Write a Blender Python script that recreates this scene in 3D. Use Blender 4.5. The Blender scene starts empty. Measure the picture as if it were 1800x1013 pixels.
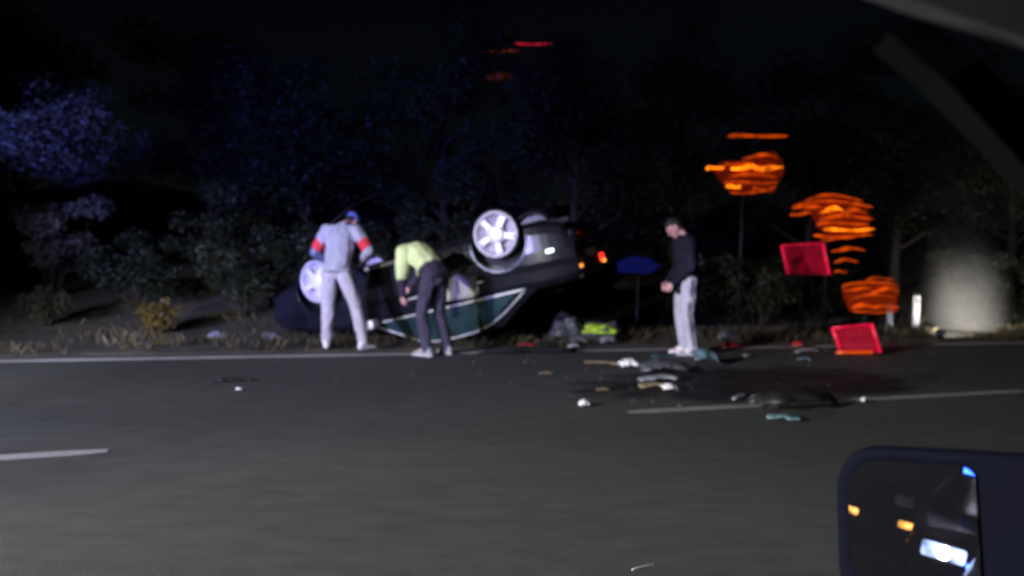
import bpy, bmesh, math, random
from mathutils import Vector, Matrix, noise

R = math.radians
rng = random.Random(7)
sc = bpy.context.scene
COL = sc.collection

# ------------------------------------------------------------------ camera
PITCH, ROLL = R(2.5), R(1.0)
cam_d = bpy.data.cameras.new('camera')
cam = bpy.data.objects.new('camera', cam_d); COL.objects.link(cam)
fwd = Vector((0, math.cos(PITCH), -math.sin(PITCH)))
r0 = Vector((1, 0, 0)); u0 = r0.cross(fwd)
right = r0 * math.cos(ROLL) + u0 * math.sin(ROLL)
up = u0 * math.cos(ROLL) - r0 * math.sin(ROLL)
cam.matrix_world = Matrix(((right.x, up.x, -fwd.x, 0), (right.y, up.y, -fwd.y, 0), (right.z, up.z, -fwd.z, 1.22), (0, 0, 0, 1)))
cam_d.sensor_width = 36; cam_d.lens = 26
cam_d.clip_start = 0.05; cam_d.clip_end = 3000
cam_d.dof.use_dof = True; cam_d.dof.focus_distance = 1.7; cam_d.dof.aperture_fstop = 2.3
sc.camera = cam

# ------------------------------------------------------------------ night sky, moon, exposure
w = bpy.data.worlds.new('World'); sc.world = w; w.use_nodes = True
nt = w.node_tree
sky = nt.nodes.new('ShaderNodeTexSky'); sky.sky_type = 'NISHITA'; sky.sun_disc = False
sky.sun_elevation = R(30); sky.sun_rotation = R(200)
nt.links.new(sky.outputs[0], nt.nodes['Background'].inputs[0])
nt.nodes['Background'].inputs[1].default_value = 0.0005
sun_d = bpy.data.lights.new('sun', 'SUN'); sun_d.energy = 0.004; sun_d.angle = R(0.5); sun_d.color = (1, .95, .88)
sun = bpy.data.objects.new('sun', sun_d); COL.objects.link(sun)
sun.rotation_euler = (R(60), 0, R(-20))
sc.view_settings.view_transform = 'Standard'; sc.view_settings.look = 'None'
sc.view_settings.exposure = 0; sc.view_settings.gamma = 1; sc.view_settings.use_curve_mapping = False
sc.render.engine = 'CYCLES'
sc.cycles.use_denoising = True
sc.cycles.max_bounces = 4; sc.cycles.diffuse_bounces = 2; sc.cycles.volume_bounces = 1; sc.cycles.volume_step_rate = 2; sc.cycles.transparent_max_bounces = 12
sc.cycles.filter_width = 2.0
sc.cycles.sample_clamp_indirect = 3

# ------------------------------------------------------------------ helpers
def tag(o, label=None, cat=None, group=None, kind=None):
    if label: o['label'] = label
    if cat: o['category'] = cat
    if group: o['group'] = group
    if kind: o['kind'] = kind
    return o

def empty(name, loc=(0, 0, 0), rz=0.0, label=None, cat=None, group=None):
    o = bpy.data.objects.new(name, None); COL.objects.link(o)
    o.location = loc; o.rotation_euler = (0, 0, rz); o.empty_display_size = .1
    return tag(o, label, cat, group)

def link(name, me, mat, parent=None, smooth=False):
    o = bpy.data.objects.new(name, me); COL.objects.link(o)
    if mat is not None:
        me.materials.clear(); me.materials.append(mat)
    if parent: o.parent = parent
    if smooth:
        me.shade_smooth()
    return o

def pyd(name, v, f, mat, parent=None, smooth=False):
    me = bpy.data.meshes.new(name); me.from_pydata(v, [], f); me.validate(); me.update()
    return link(name, me, mat, parent, smooth)

def bmo(name, bm, mat, parent=None, smooth=False, normals=True):
    if normals: bmesh.ops.recalc_face_normals(bm, faces=bm.faces)
    me = bpy.data.meshes.new(name); bm.to_mesh(me); bm.free()
    return link(name, me, mat, parent, smooth)

def box_bm(sx, sy, sz, c=(0, 0, 0), bev=0.0, seg=2, bm=None, rot=None):
    b = bmesh.new()
    bmesh.ops.create_cube(b, size=1)
    bmesh.ops.scale(b, vec=(sx, sy, sz), verts=b.verts)
    if bev: bmesh.ops.bevel(b, geom=b.edges[:], offset=bev, segments=seg, profile=.6, affect='EDGES')
    if rot is not None: bmesh.ops.rotate(b, matrix=rot, verts=b.verts)
    bmesh.ops.translate(b, vec=c, verts=b.verts)
    if bm is None: return b
    me = bpy.data.meshes.new('tmp'); b.to_mesh(me); b.free(); bm.from_mesh(me); bpy.data.meshes.remove(me)
    return bm

def tube(bm, pts, rad, n=8, cap=True):
    """tube along pts, rad: number or list"""
    pts = [Vector(p) for p in pts]
    if not isinstance(rad, (list, tuple)): rad = [rad] * len(pts)
    rings = []
    t0 = (pts[1] - pts[0]).normalized()
    ref = Vector((0, 0, 1)) if abs(t0.z) < .9 else Vector((1, 0, 0))
    for i, p in enumerate(pts):
        t = (pts[min(i + 1, len(pts) - 1)] - pts[max(i - 1, 0)]).normalized()
        a = t.cross(ref)
        if a.length < 1e-4: a = t.cross(Vector((0, 1, 0)))
        a.normalize(); b = a.cross(t)
        rings.append([bm.verts.new(p + (a * math.cos(k * 2 * math.pi / n) + b * math.sin(k * 2 * math.pi / n)) * rad[i]) for k in range(n)])
    for i in range(len(rings) - 1):
        for k in range(n):
            bm.faces.new((rings[i][k], rings[i][(k + 1) % n], rings[i + 1][(k + 1) % n], rings[i + 1][k]))
    if cap:
        bm.faces.new(rings[0][::-1]); bm.faces.new(rings[-1])
    return bm

def lathe(prof, n=48, axis='Y', closed=False):
    """prof: list of (r, h); revolved round axis"""
    bm = bmesh.new(); rings = []
    for r, h in prof:
        ring = []
        for k in range(n):
            a = 2 * math.pi * k / n
            if axis == 'Y': p = (r * math.cos(a), h, r * math.sin(a))
            else: p = (r * math.cos(a), r * math.sin(a), h)
            ring.append(bm.verts.new(p))
        rings.append(ring)
    m = len(rings)
    for i in range(m if closed else m - 1):
        for k in range(n):
            bm.faces.new((rings[i][k], rings[(i + 1) % m][k], rings[(i + 1) % m][(k + 1) % n], rings[i][(k + 1) % n]))
    return bm

def fbm(p, s=1.0, o=3):
    v, a = 0.0, 1.0
    q = Vector(p) * s
    for _ in range(o):
        v += a * noise.noise(q); q = q * 2.03; a *= .5
    return v

# ------------------------------------------------------------------ materials
def M(name, col, rough=.6, metal=0.0, spec=.5, coat=0.0, var=0.0, vscale=6.0, bump=0.0, bscale=40.0, emit=None, estr=0.0, col2=None, alpha=1.0, trans=0.0):
    m = bpy.data.materials.new(name); m.use_nodes = True
    n = m.node_tree.nodes; l = m.node_tree.links
    b = n['Principled BSDF']
    b.inputs['Base Color'].default_value = (*col, 1)
    b.inputs['Roughness'].default_value = rough
    b.inputs['Metallic'].default_value = metal
    b.inputs['Specular IOR Level'].default_value = spec
    b.inputs['Coat Weight'].default_value = coat
    b.inputs['Coat Roughness'].default_value = .06
    b.inputs['Alpha'].default_value = alpha
    b.inputs['Transmission Weight'].default_value = trans
    if emit:
        b.inputs['Emission Color'].default_value = (*emit, 1); b.inputs['Emission Strength'].default_value = estr
    tc = n.new('ShaderNodeTexCoord')
    if var or col2:
        nz = n.new('ShaderNodeTexNoise'); nz.inputs['Scale'].default_value = vscale; nz.inputs['Detail'].default_value = 6
        l.new(tc.outputs['Object'], nz.inputs['Vector'])
        rp = n.new('ShaderNodeValToRGB')
        rp.color_ramp.elements[0].position = .35; rp.color_ramp.elements[1].position = .68
        c2 = col2 if col2 else tuple(min(1, c * (1 + var)) for c in col)
        c1 = col if col2 else tuple(c * (1 - var) for c in col)
        rp.color_ramp.elements[0].color = (*c1, 1); rp.color_ramp.elements[1].color = (*c2, 1)
        l.new(nz.outputs['Fac'], rp.inputs[0]); l.new(rp.outputs[0], b.inputs['Base Color'])
    if bump:
        n2 = n.new('ShaderNodeTexNoise'); n2.inputs['Scale'].default_value = bscale; n2.inputs['Detail'].default_value = 5
        l.new(tc.outputs['Object'], n2.inputs['Vector'])
        bp = n.new('ShaderNodeBump'); bp.inputs['Strength'].default_value = bump; bp.inputs['Distance'].default_value = .02
        l.new(n2.outputs['Fac'], bp.inputs['Height']); l.new(bp.outputs[0], b.inputs['Normal'])
    return m

def lamp_mat(name, col, strength, mix=1.0):
    """glowing surface; mix < 1 lets some of what is behind show through"""
    m = bpy.data.materials.new(name); m.use_nodes = True
    n = m.node_tree.nodes; l = m.node_tree.links
    b = n['Principled BSDF']; b.inputs['Base Color'].default_value = (*[c * .5 for c in col], 1)
    b.inputs['Roughness'].default_value = .35
    b.inputs['Emission Color'].default_value = (*col, 1); b.inputs['Emission Strength'].default_value = strength
    tc = n.new('ShaderNodeTexCoord'); nz = n.new('ShaderNodeTexNoise'); nz.inputs['Scale'].default_value = 7; nz.inputs['Detail'].default_value = 4
    l.new(tc.outputs['Object'], nz.inputs['Vector'])
    mr = n.new('ShaderNodeMapRange'); mr.inputs[1].default_value = .3; mr.inputs[2].default_value = .7
    mr.inputs[3].default_value = strength * .12; mr.inputs[4].default_value = strength * 2.0
    l.new(nz.outputs['Fac'], mr.inputs[0]); l.new(mr.outputs[0], b.inputs['Emission Strength'])
    b.inputs['Alpha'].default_value = mix
    return m

def asphalt_mat():
    m = bpy.data.materials.new('asphalt'); m.use_nodes = True
    n = m.node_tree.nodes; l = m.node_tree.links; b = n['Principled BSDF']
    tc = n.new('ShaderNodeTexCoord')
    def nz(s, d, sx=1, sy=1):
        mp = n.new('ShaderNodeMapping'); mp.inputs['Scale'].default_value = (sx, sy, 1)
        l.new(tc.outputs['Object'], mp.inputs[0])
        t = n.new('ShaderNodeTexNoise'); t.inputs['Scale'].default_value = s; t.inputs['Detail'].default_value = d
        l.new(mp.outputs[0], t.inputs['Vector']); return t
    big = nz(.35, 5, .35, 1.2); mid = nz(7, 6, .5, 1.3); fine = nz(230, 2)
    vor = n.new('ShaderNodeTexVoronoi'); vor.inputs['Scale'].default_value = 170; l.new(tc.outputs['Object'], vor.inputs['Vector'])
    r1 = n.new('ShaderNodeValToRGB'); e = r1.color_ramp.elements
    e[0].position = .3; e[0].color = (.050, .054, .054, 1); e[1].position = .72; e[1].color = (.080, .083, .081, 1)
    l.new(big.outputs['Fac'], r1.inputs[0])
    r2 = n.new('ShaderNodeMapRange'); r2.inputs[1].default_value = .3; r2.inputs[2].default_value = .7; r2.inputs[3].default_value = .84; r2.inputs[4].default_value = 1.16
    l.new(mid.outputs['Fac'], r2.inputs[0])
    r3 = n.new('ShaderNodeMapRange'); r3.inputs[1].default_value = .35; r3.inputs[2].default_value = .75; r3.inputs[3].default_value = .5; r3.inputs[4].default_value = 1.9
    l.new(fine.outputs['Fac'], r3.inputs[0])
    mu = n.new('ShaderNodeMath'); mu.operation = 'MULTIPLY'; l.new(r2.outputs[0], mu.inputs[0]); l.new(r3.outputs[0], mu.inputs[1])
    mx = n.new('ShaderNodeVectorMath'); mx.operation = 'SCALE'; l.new(r1.outputs[0], mx.inputs[0]); l.new(mu.outputs[0], mx.inputs['Scale'])
    l.new(mx.outputs[0], b.inputs['Base Color'])
    b.inputs['Roughness'].default_value = .82; b.inputs['Specular IOR Level'].default_value = .35
    bp = n.new('ShaderNodeBump'); bp.inputs['Strength'].default_value = .35; bp.inputs['Distance'].default_value = .003
    ad = n.new('ShaderNodeMath'); ad.operation = 'ADD'; l.new(vor.outputs['Distance'], ad.inputs[0]); l.new(fine.outputs['Fac'], ad.inputs[1])
    l.new(ad.outputs[0], bp.inputs['Height']); l.new(bp.outputs[0], b.inputs['Normal'])
    return m

def paint_line_mat(name='worn_road_paint', hi=(.72, .71, .70)):
    m = bpy.data.materials.new(name); m.use_nodes = True
    n = m.node_tree.nodes; l = m.node_tree.links; b = n['Principled BSDF']
    tc = n.new('ShaderNodeTexCoord'); t = n.new('ShaderNodeTexNoise'); t.inputs['Scale'].default_value = 30; t.inputs['Detail'].default_value = 8
    t2 = n.new('ShaderNodeTexNoise'); t2.inputs['Scale'].default_value = 1.6; t2.inputs['Detail'].default_value = 4
    l.new(tc.outputs['Object'], t.inputs['Vector']); l.new(tc.outputs['Object'], t2.inputs['Vector'])
    ad = n.new('ShaderNodeMath'); ad.operation = 'ADD'; l.new(t.outputs['Fac'], ad.inputs[0]); l.new(t2.outputs['Fac'], ad.inputs[1])
    rp = n.new('ShaderNodeValToRGB'); e = rp.color_ramp.elements
    e[0].position = .58; e[0].color = (.22, .22, .21, 1); e[1].position = .86; e[1].color = (*hi, 1)
    mr = n.new('ShaderNodeMath'); mr.operation = 'MULTIPLY'; mr.inputs[1].default_value = .85
    l.new(ad.outputs[0], mr.inputs[0]); l.new(mr.outputs[0], rp.inputs[0]); l.new(rp.outputs[0], b.inputs['Base Color'])
    b.inputs['Roughness'].default_value = .7
    return m

def leaf_mat(name, c1, c2, tr=.3):
    m = bpy.data.materials.new(name); m.use_nodes = True
    n = m.node_tree.nodes; l = m.node_tree.links; b = n['Principled BSDF']
    tc = n.new('ShaderNodeTexCoord'); t = n.new('ShaderNodeTexNoise'); t.inputs['Scale'].default_value = 1.7; t.inputs['Detail'].default_value = 5
    l.new(tc.outputs['Object'], t.inputs['Vector'])
    rp = n.new('ShaderNodeValToRGB'); e = rp.color_ramp.elements
    e[0].position = .38; e[0].color = (*c1, 1); e[1].position = .62; e[1].color = (*c2, 1)
    l.new(t.outputs['Fac'], rp.inputs[0]); l.new(rp.outputs[0], b.inputs['Base Color'])
    b.inputs['Roughness'].default_value = .55; b.inputs['Specular IOR Level'].default_value = .3
    tl = n.new('ShaderNodeBsdfTranslucent'); l.new(rp.outputs[0], tl.inputs[0])
    mx = n.new('ShaderNodeMixShader'); mx.inputs[0].default_value = tr
    l.new(b.outputs[0], mx.inputs[1]); l.new(tl.outputs[0], mx.inputs[2]); l.new(mx.outputs[0], n['Material Output'].inputs[0])
    return m

def glass_mat(name, tint, reflect=.12, clear=.7):
    m = bpy.data.materials.new(name); m.use_nodes = True
    n = m.node_tree.nodes; l = m.node_tree.links
    b = n['Principled BSDF']; b.inputs['Base Color'].default_value = (*tint, 1); b.inputs['Roughness'].default_value = .12
    b.inputs['Specular IOR Level'].default_value = .8; b.inputs['Coat Weight'].default_value = .5
    tp = n.new('ShaderNodeBsdfTransparent'); tp.inputs[0].default_value = (*[min(1, .35 + t * 2) for t in tint], 1)
    nz = n.new('ShaderNodeTexNoise'); nz.inputs['Scale'].default_value = 3.5; nz.inputs['Detail'].default_value = 8
    tc = n.new('ShaderNodeTexCoord'); l.new(tc.outputs['Object'], nz.inputs['Vector'])
    mr = n.new('ShaderNodeMapRange'); mr.inputs[1].default_value = .35; mr.inputs[2].default_value = .65
    mr.inputs[3].default_value = clear - .25; mr.inputs[4].default_value = min(.95, clear + .2)
    l.new(nz.outputs['Fac'], mr.inputs[0])
    mx = n.new('ShaderNodeMixShader'); l.new(mr.outputs[0], mx.inputs[0]); l.new(b.outputs[0], mx.inputs[1]); l.new(tp.outputs[0], mx.inputs[2])
    l.new(mx.outputs[0], n['Material Output'].inputs[0])
    return m

m_asphalt = asphalt_mat(); m_line = paint_line_mat(); m_dash = paint_line_mat('old_road_paint', (.36, .36, .38))
m_earth = M('verge_earth', (.035, .030, .021), .95, var=0, col2=(.085, .072, .050), vscale=2.2, bump=.8, bscale=25)
m_field = M('dark_field', (.02, .022, .014), .95, col2=(.045, .04, .025), vscale=.6)
m_body = M('dark_car_paint', (.009, .010, .015), .24, spec=.3, coat=.45, var=.3, vscale=3, bump=.04, bscale=9)
m_under = M('underbody', (.03, .028, .026), .8, var=.4, vscale=8, bump=.4)
m_rubber = M('tyre_rubber', (.022, .022, .024), .75, var=.3, vscale=20)
m_alloy = M('wheel_alloy', (.86, .85, .90), .38, metal=.15, var=.08, vscale=20)
m_alloyrim = M('wheel_rim_face', (.56, .54, .64), .42, metal=.1, var=.2, vscale=14)
m_chrome = M('chrome_trim', (.80, .79, .77), .35, metal=.35, var=.1, vscale=20)
m_chromeb = M('sill_trim', (.30, .31, .38), .35, metal=.6, var=.25, vscale=9)
m_glass = glass_mat('side_glass', (.045, .095, .105), clear=.45)
m_glassd = glass_mat('dark_glass', (.012, .02, .024), clear=.6)
m_black = M('black_plastic', (.012, .012, .014), .55, var=.3, bump=.1)
m_black2 = M('black_metal', (.016, .017, .019), .5, metal=.4, var=.3)
m_door_refl = M('door_reflection', (.34, .33, .31), .55, metal=.1, col2=(.55, .54, .51), vscale=5, bump=.3, bscale=18)  # pale colour stands in for a reflection in the glossy door paint
m_seat = M('seat_fabric', (.03, .035, .04), .9, var=.3, bump=.3)
m_bark = M('bark', (.03, .024, .018), .95, var=.4, vscale=10, bump=.8)
m_leafA = leaf_mat('leaf_dark', (.012, .019, .010), (.030, .038, .020))
m_leafB = leaf_mat('leaf_mid', (.018, .026, .011), (.046, .052, .022))
m_leafY = leaf_mat('leaf_autumn', (.06, .05, .012), (.17, .12, .03))
m_leafP = leaf_mat('leaf_pale', (.10, .10, .095), (.24, .23, .22))
m_leafP2 = leaf_mat('leaf_grey', (.10, .10, .095), (.17, .165, .16))
m_grass = leaf_mat('grass_blades', (.035, .034, .014), (.12, .095, .05))
m_white = M('white_plastic', (.72, .72, .73), .5, var=.12, vscale=15)
m_grey = M('grey_plastic', (.062, .066, .075), .5, var=.3, vscale=8, bump=.2)
m_greyp = M('pale_grey_plastic', (.22, .23, .26), .5, var=.3, vscale=8, bump=.2)
m_tan = M('tan_board', (.20, .15, .09), .8, var=.3, vscale=9, bump=.3)
m_teal = M('teal_glass_shards', (.10, .17, .20), .25, var=.5, vscale=18, coat=.5)
m_redp = M('red_lens_plastic', (.38, .03, .03), .35, var=.35, vscale=18, coat=.5)
m_blue = M('blue_lit_sign_face', (.015, .03, .34), .45, var=.2, emit=(.06, .08, 1), estr=.055)  # weak emission stands in for blue beacon light falling on the board
m_yel = M('lime_fabric', (.42, .62, .04), .8, var=.3, vscale=14, bump=.5, emit=None)
m_amber = M('amber_lens', (.55, .16, .01), .3, coat=.6, var=.2)

# ------------------------------------------------------------------ setting: ground, road, verge
pyd('ground', [(-900, -900, -.12), (900, -900, -.12), (900, 900, -.12), (-900, 900, -.12)], [(0, 1, 2, 3)], m_field)
tag(bpy.data.objects['ground'], kind='structure')
# direction of the road: T along it, N across it, away from the camera
TA = math.atan2(11.50 - 7.82, 8.00 + 5.43)
T = Vector((math.cos(TA), math.sin(TA), 0)); N = Vector((-math.sin(TA), math.cos(TA), 0))
E0 = Vector((-5.43, 7.82, 0)); e_off = E0.dot(N)             # edge line is this far from the camera
def RP(u, v, z=0.0): return T * u + N * v + Vector((0, 0, z))
bm = bmesh.new()
us = [-300, -60, -20] + [-12 + i * .5 for i in range(70)] + [40, 90, 300]
lo = [bm.verts.new(RP(u, -9)) for u in us]
hi = [bm.verts.new(RP(u, e_off + .34 + .05 * fbm((u * 1.3, 0, 0), 1, 3))) for u in us]
lo2 = [bm.verts.new(RP(u, -9, -.11)) for u in us]; hi2 = [bm.verts.new(v.co + Vector((0, 0, -.11)) + N * .06) for v in hi]
for i in range(len(us) - 1):
    bm.faces.new((lo[i], lo[i + 1], hi[i + 1], hi[i])); bm.faces.new((hi[i], hi[i + 1], hi2[i + 1], hi2[i])); bm.faces.new((lo[i], lo2[i], lo2[i + 1], lo[i + 1]))
road = bmo('road', bm, m_asphalt); tag(road, kind='structure')

def strip(name, a, b, wd, parent, z=.004, seg=.18):
    a = Vector(a); b = Vector(b); d = b - a; L = d.length; d.normalize(); n = Vector((-d.y, d.x, 0))
    k = max(2, int(L / seg)); v = []; f = []
    for i in range(k + 1):
        p = a + d * (L * i / k)
        j1 = .010 * noise.noise(p * 6); j2 = .010 * noise.noise(p * 6 + Vector((9, 9, 9)))
        end = .55 if i in (0, k) else 1
        v += [tuple(p - n * (wd / 2 * end + j1) + Vector((0, 0, z))), tuple(p + n * (wd / 2 * end + j2) + Vector((0, 0, z)))]
    for i in range(k): f.append((2 * i, 2 * i + 2, 2 * i + 3, 2 * i + 1))
    return pyd(name, v, f, m_line if name == 'edge_line' else m_dash, parent)
strip('edge_line', RP(-60, e_off), RP(90, e_off), .15, road)
D0, D1 = Vector((-2.95, 4.23, 0)), Vector((4.96, 7.09, 0)); dd = (D1 - D0).normalized()
strip('lane_dash', D0 - dd * 3.4, Vector((-2.42, 4.41, 0)), .13, road)
strip('lane_dash', Vector((.93, 5.78, 0)), Vector((4.96, 7.10, 0)), .13, road)
strip('lane_dash', D1 + dd * 3.2, D1 + dd * 7.2, .13, road)
strip('lane_dash', D0 - dd * 12.4, D0 - dd * 8.4, .13, road)

# verge: one uneven sheet that rises to the hedge
bm = bmesh.new(); NU, NV = 150, 44
grid = []
def verge_z(u, d):
    z = -.035 + .02 * fbm((u * 1.7, d * 1.7, 3), 1, 4) + .02 * min(1, d)
    if d > 3.0: z += .12 * (d - 3.0) ** 1.15 * (.85 + .25 * noise.noise(Vector((u * .2, d * .2, 0))))
    return z
for i in range(NU + 1):
    u = -22 + 60 * i / NU; row = []
    for j in range(NV + 1):
        d = .22 + 26 * (j / NV) ** 1.8
        row.append(bm.verts.new(RP(u, e_off + d, verge_z(u, d) - (.05 if j == 0 else 0))))
    grid.append(row)
for i in range(NU):
    for j in range(NV): bm.faces.new((grid[i][j], grid[i + 1][j], grid[i + 1][j + 1], grid[i][j + 1]))
verge = bmo('verge', bm, m_earth, smooth=True); tag(verge, kind='structure')
bm = bmesh.new(); ra, rb = [], []; rows_ = []
for i in range(241):
    u = -22 + 60 * i / 240; wd_ = .75 + .3 * noise.noise(Vector((u * .8, 2, 0))) + .12 * noise.noise(Vector((u * 3, 5, 0)))
    rows_.append([bm.verts.new(RP(u, e_off + .27 + (wd_ - .27) * t, verge_z(u, .27 + (wd_ - .27) * t) + .012 * (1 - t ** 4) + .008 * noise.noise(Vector((u * 9, t * 5, 1))) - .014 * (t == 1))) for t in (0, .25, .5, .75, 1)])
for a, b in zip(rows_, rows_[1:]):
    for j in range(4): bm.faces.new((a[j], b[j], b[j + 1], a[j + 1]))
tag(bmo('shoulder', bm, M('gravel_shoulder', (.085, .072, .055), .95, col2=(.24, .205, .155), vscale=9, bump=.9, bscale=60), smooth=True), kind='structure')
def on_verge(x, y):
    p = Vector((x, y, 0)); d = p.dot(N) - e_off
    return verge_z(p.dot(T), d) if d > .3 else 0.0

# grass: countless blades, one object
gv, gf = [], []
for _ in range(15000):
    u = rng.uniform(-9, 19); d = .3 + abs(rng.gauss(0, 1.0)) * 1.5
    if noise.noise(Vector((u * .9, d * .9, 5))) < -.05 + .4 * (d < .7): continue
    p = RP(u, e_off + d); z = verge_z(u, d); h = rng.uniform(.04, .15) * (1 + .8 * noise.noise(Vector((u * .5, d, 1)))); h = max(h, .03)
    a = rng.uniform(0, 6.28); dx, dy = math.cos(a), math.sin(a); b = h * rng.uniform(.2, .9); a2 = rng.uniform(0, 6.28); wd = .006
    k = len(gv)
    gv += [(p.x - dx * wd, p.y - dy * wd, z - .01), (p.x + dx * wd, p.y + dy * wd, z - .01), (p.x + math.cos(a2) * b * .5, p.y + math.sin(a2) * b * .5, z + h * .7), (p.x + math.cos(a2) * b, p.y + math.sin(a2) * b, z + h)]
    gf += [(k, k + 1, k + 2), (k + 1, k + 3, k + 2)]
g = pyd('grass', gv, gf, m_grass); tag(g, 'thin dry grass along the verge behind the edge line', 'grass', kind='stuff')

# ------------------------------------------------------------------ trees and shrubs
def leaves_mesh(clumps, n, size, r):
    """clumps: (centre, radius); n leaf faces spread through them"""
    v, f = [], []
    wts = [c[1] ** 2 for c in clumps]
    for _ in range(n):
        c, rad = r.choices(clumps, wts)[0]
        dirv = Vector((r.gauss(0, 1), r.gauss(0, 1), r.gauss(0, 1))).normalized()
        p = c + Vector((dirv.x, dirv.y, dirv.z * .75)) * rad * (r.random() ** .45)
        a = Vector((r.gauss(0, 1), r.gauss(0, 1), r.gauss(0, .6))).normalized(); b = a.orthogonal().normalized()
        b.rotate(Matrix.Rotation(r.uniform(0, 6.28), 3, a)); s = size * r.uniform(.6, 1.4)
        k = len(v)
        v += [tuple(p - a * s), tuple(p + b * s * .42 + a * s * .1), tuple(p + a * s), tuple(p - b * s * .42 + a * s * .1)]
        f.append((k, k + 1, k + 2, k + 3))
    return v, f

def tree(name, x, y, h, spread, mat, label, seed, cat='tree', group='trees behind the verge', leafn=15000, leaf=.055, base=.25, lean=0):
    r = random.Random(seed); z0 = on_verge(x, y) - .05
    root = empty(name, (x, y, z0), 0, label, cat, group)
    bm = bmesh.new(); clumps = []
    th = h * .62; rad = .035 * h * .6
    pts = [Vector((lean * t * th + .12 * math.sin(t * 5 + seed) * t, .1 * math.sin(t * 4 + seed * 2) * t, th * t)) for t in [i / 6 for i in range(7)]]
    tube(bm, pts, [rad * (1 - .75 * i / 6) for i in range(7)], 7)
    for k in range(13):
        t = base + (1 - base) * (k + r.random()) / 13
        p = pts[0].lerp(pts[-1], t); i = min(5, int(t * 6)); p = pts[i].lerp(pts[i + 1], t * 6 - i)
        a = k * 2.4 + r.uniform(-.4, .4); L = spread * (1.05 - .45 * t) * r.uniform(.65, 1.1)
        q = p + Vector((math.cos(a) * L, math.sin(a) * L, L * r.uniform(.25, .8)))
        mid = p.lerp(q, .5) + Vector((0, 0, .12 * L))
        tube(bm, [p, mid, q], [rad * .45 * (1 - .5 * t), rad * .25, rad * .1], 5)
        clumps += [(q, spread * r.uniform(.28, .46)), (mid + Vector((r.uniform(-.3, .3), r.uniform(-.3, .3), .2)), spread * r.uniform(.2, .34))]
    for _ in range(4):
        clumps.append((pts[-1] + Vector((r.uniform(-.5, .5) * spread, r.uniform(-.5, .5) * spread, r.uniform(0, h * .32))), spread * r.uniform(.25, .45)))
    bmo('trunk', bm, m_bark, root, smooth=True)
    v, f = leaves_mesh(clumps, leafn, leaf, r)
    pyd('crown', v, f, mat, root)
    return root

def shrub(x, y, h, wd, mat, label, seed, n=1500, leaf=.05, group='shrubs along the verge', name='shrub'):
    r = random.Random(seed); z0 = on_verge(x, y) - .03
    root = empty(name, (x, y, z0), 0, label, 'shrub', group)
    bm = bmesh.new(); clumps = []
    for k in range(9):
        a = k * 2.4 + r.random(); L = wd * .5 * r.uniform(.3, 1); hh = h * r.uniform(.5, 1)
        q = Vector((math.cos(a) * L, math.sin(a) * L, hh))
        tube(bm, [(math.cos(a) * .03, math.sin(a) * .03, 0), q * .55 + Vector((0, 0, .05)), q], [.016, .011, .004], 5)
        clumps += [(q, wd * r.uniform(.12, .24)), (q * .62, wd * r.uniform(.12, .22))]
    bmo('stem', bm, m_bark, root, smooth=True)
    v, f = leaves_mesh(clumps, n, leaf, r)
    pyd('foliage', v, f, mat, root)
    return root

TREES = [
    (-10.6, 16.0, 6.2, 2.2, m_leafB, 'spreading tree at far left whose crown catches blue light', 11),
    (-7.2, 17.6, 6.6, 2.1, m_leafA, 'dark tree second from the left edge', 12),
    (-4.3, 15.6, 5.2, 1.9, m_leafA, 'tree rising behind the person in the grey tracksuit', 13),
    (-1.6, 17.4, 6.8, 2.2, m_leafB, 'tall tree behind the bending person in the lime vest', 14),
    (1.4, 16.4, 6.4, 2.1, m_leafA, 'dark tree above the tail of the overturned car', 15),
    (4.0, 18.4, 7.4, 2.4, m_leafB, 'tall tree behind the person in the navy jacket', 16),
    (7.0, 17.6, 6.2, 2.1, m_leafA, 'tree directly behind the upper orange reflection', 17),
    (9.8, 19.0, 6.8, 2.3, m_leafA, 'dark tree behind the middle orange reflection', 18),
    (13.2, 19.6, 7.2, 2.4, m_leafA, 'dark tree behind the pale glow at right', 19),
    (16.6, 20.5, 7.0, 2.4, m_leafB, 'dark tree nearest the right edge', 20),
    (-14.6, 20.5, 8.2, 2.6, m_leafA, 'tall dark tree standing back behind the far left crown', 21),
]
for x, y, h, s, m, lab, sd in TREES: tree('tree', x, y, h, s, m, lab, sd)

SHR = [
    (-7.0, 11.1, .55, .9, m_leafB, 'low green shrub at the left edge beside the edge line', 31),
    (-5.25, 10.9, .5, .8, m_leafY, 'low yellow autumn shrub left of the overturned car', 32),
    (-6.4, 12.6, 1.25, 1.5, m_leafA, 'chest high dark shrub behind the low green shrub', 33),
    (-4.55, 12.4, 1.15, 1.5, m_leafB, 'bushy shrub behind the low yellow shrub', 34),
    (-3.6, 13.0, 1.5, 1.7, m_leafA, 'dark shrub left of the person in the grey tracksuit', 35),
    (-8.2, 13.2, 1.7, 1.4, m_leafP, 'pale shrub at the left edge', 36),  # leaves paler than on the other shrubs
    (-2.2, 14.0, 1.9, 1.8, m_leafA, 'tall shrub behind the front of the overturned car', 37),
    (-.6, 14.4, 1.9, 1.9, m_leafB, 'leafy shrub seen over the overturned car sill', 38),
    (1.5, 14.2, 1.4, 1.7, m_leafA, 'dark shrub beyond the tail of the overturned car', 39),
    (3.1, 13.4, 1.3, 1.6, m_leafA, 'dark shrub under the blue sign', 40),
    (4.55, 13.5, 1.25, 1.6, m_leafB, 'shrub right of the person in the navy jacket', 41),
    (6.0, 14.6, 1.4, 1.7, m_leafA, 'shrub behind the raised red reflection', 42),
    (11.4, 15.6, 1.3, 1.7, m_leafA, 'dark shrub right of the pale glow', 43),
    (-5.6, 14.4, 2.3, 1.8, m_leafB, 'tall shrub between the two left trees', 45),
]
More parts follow.
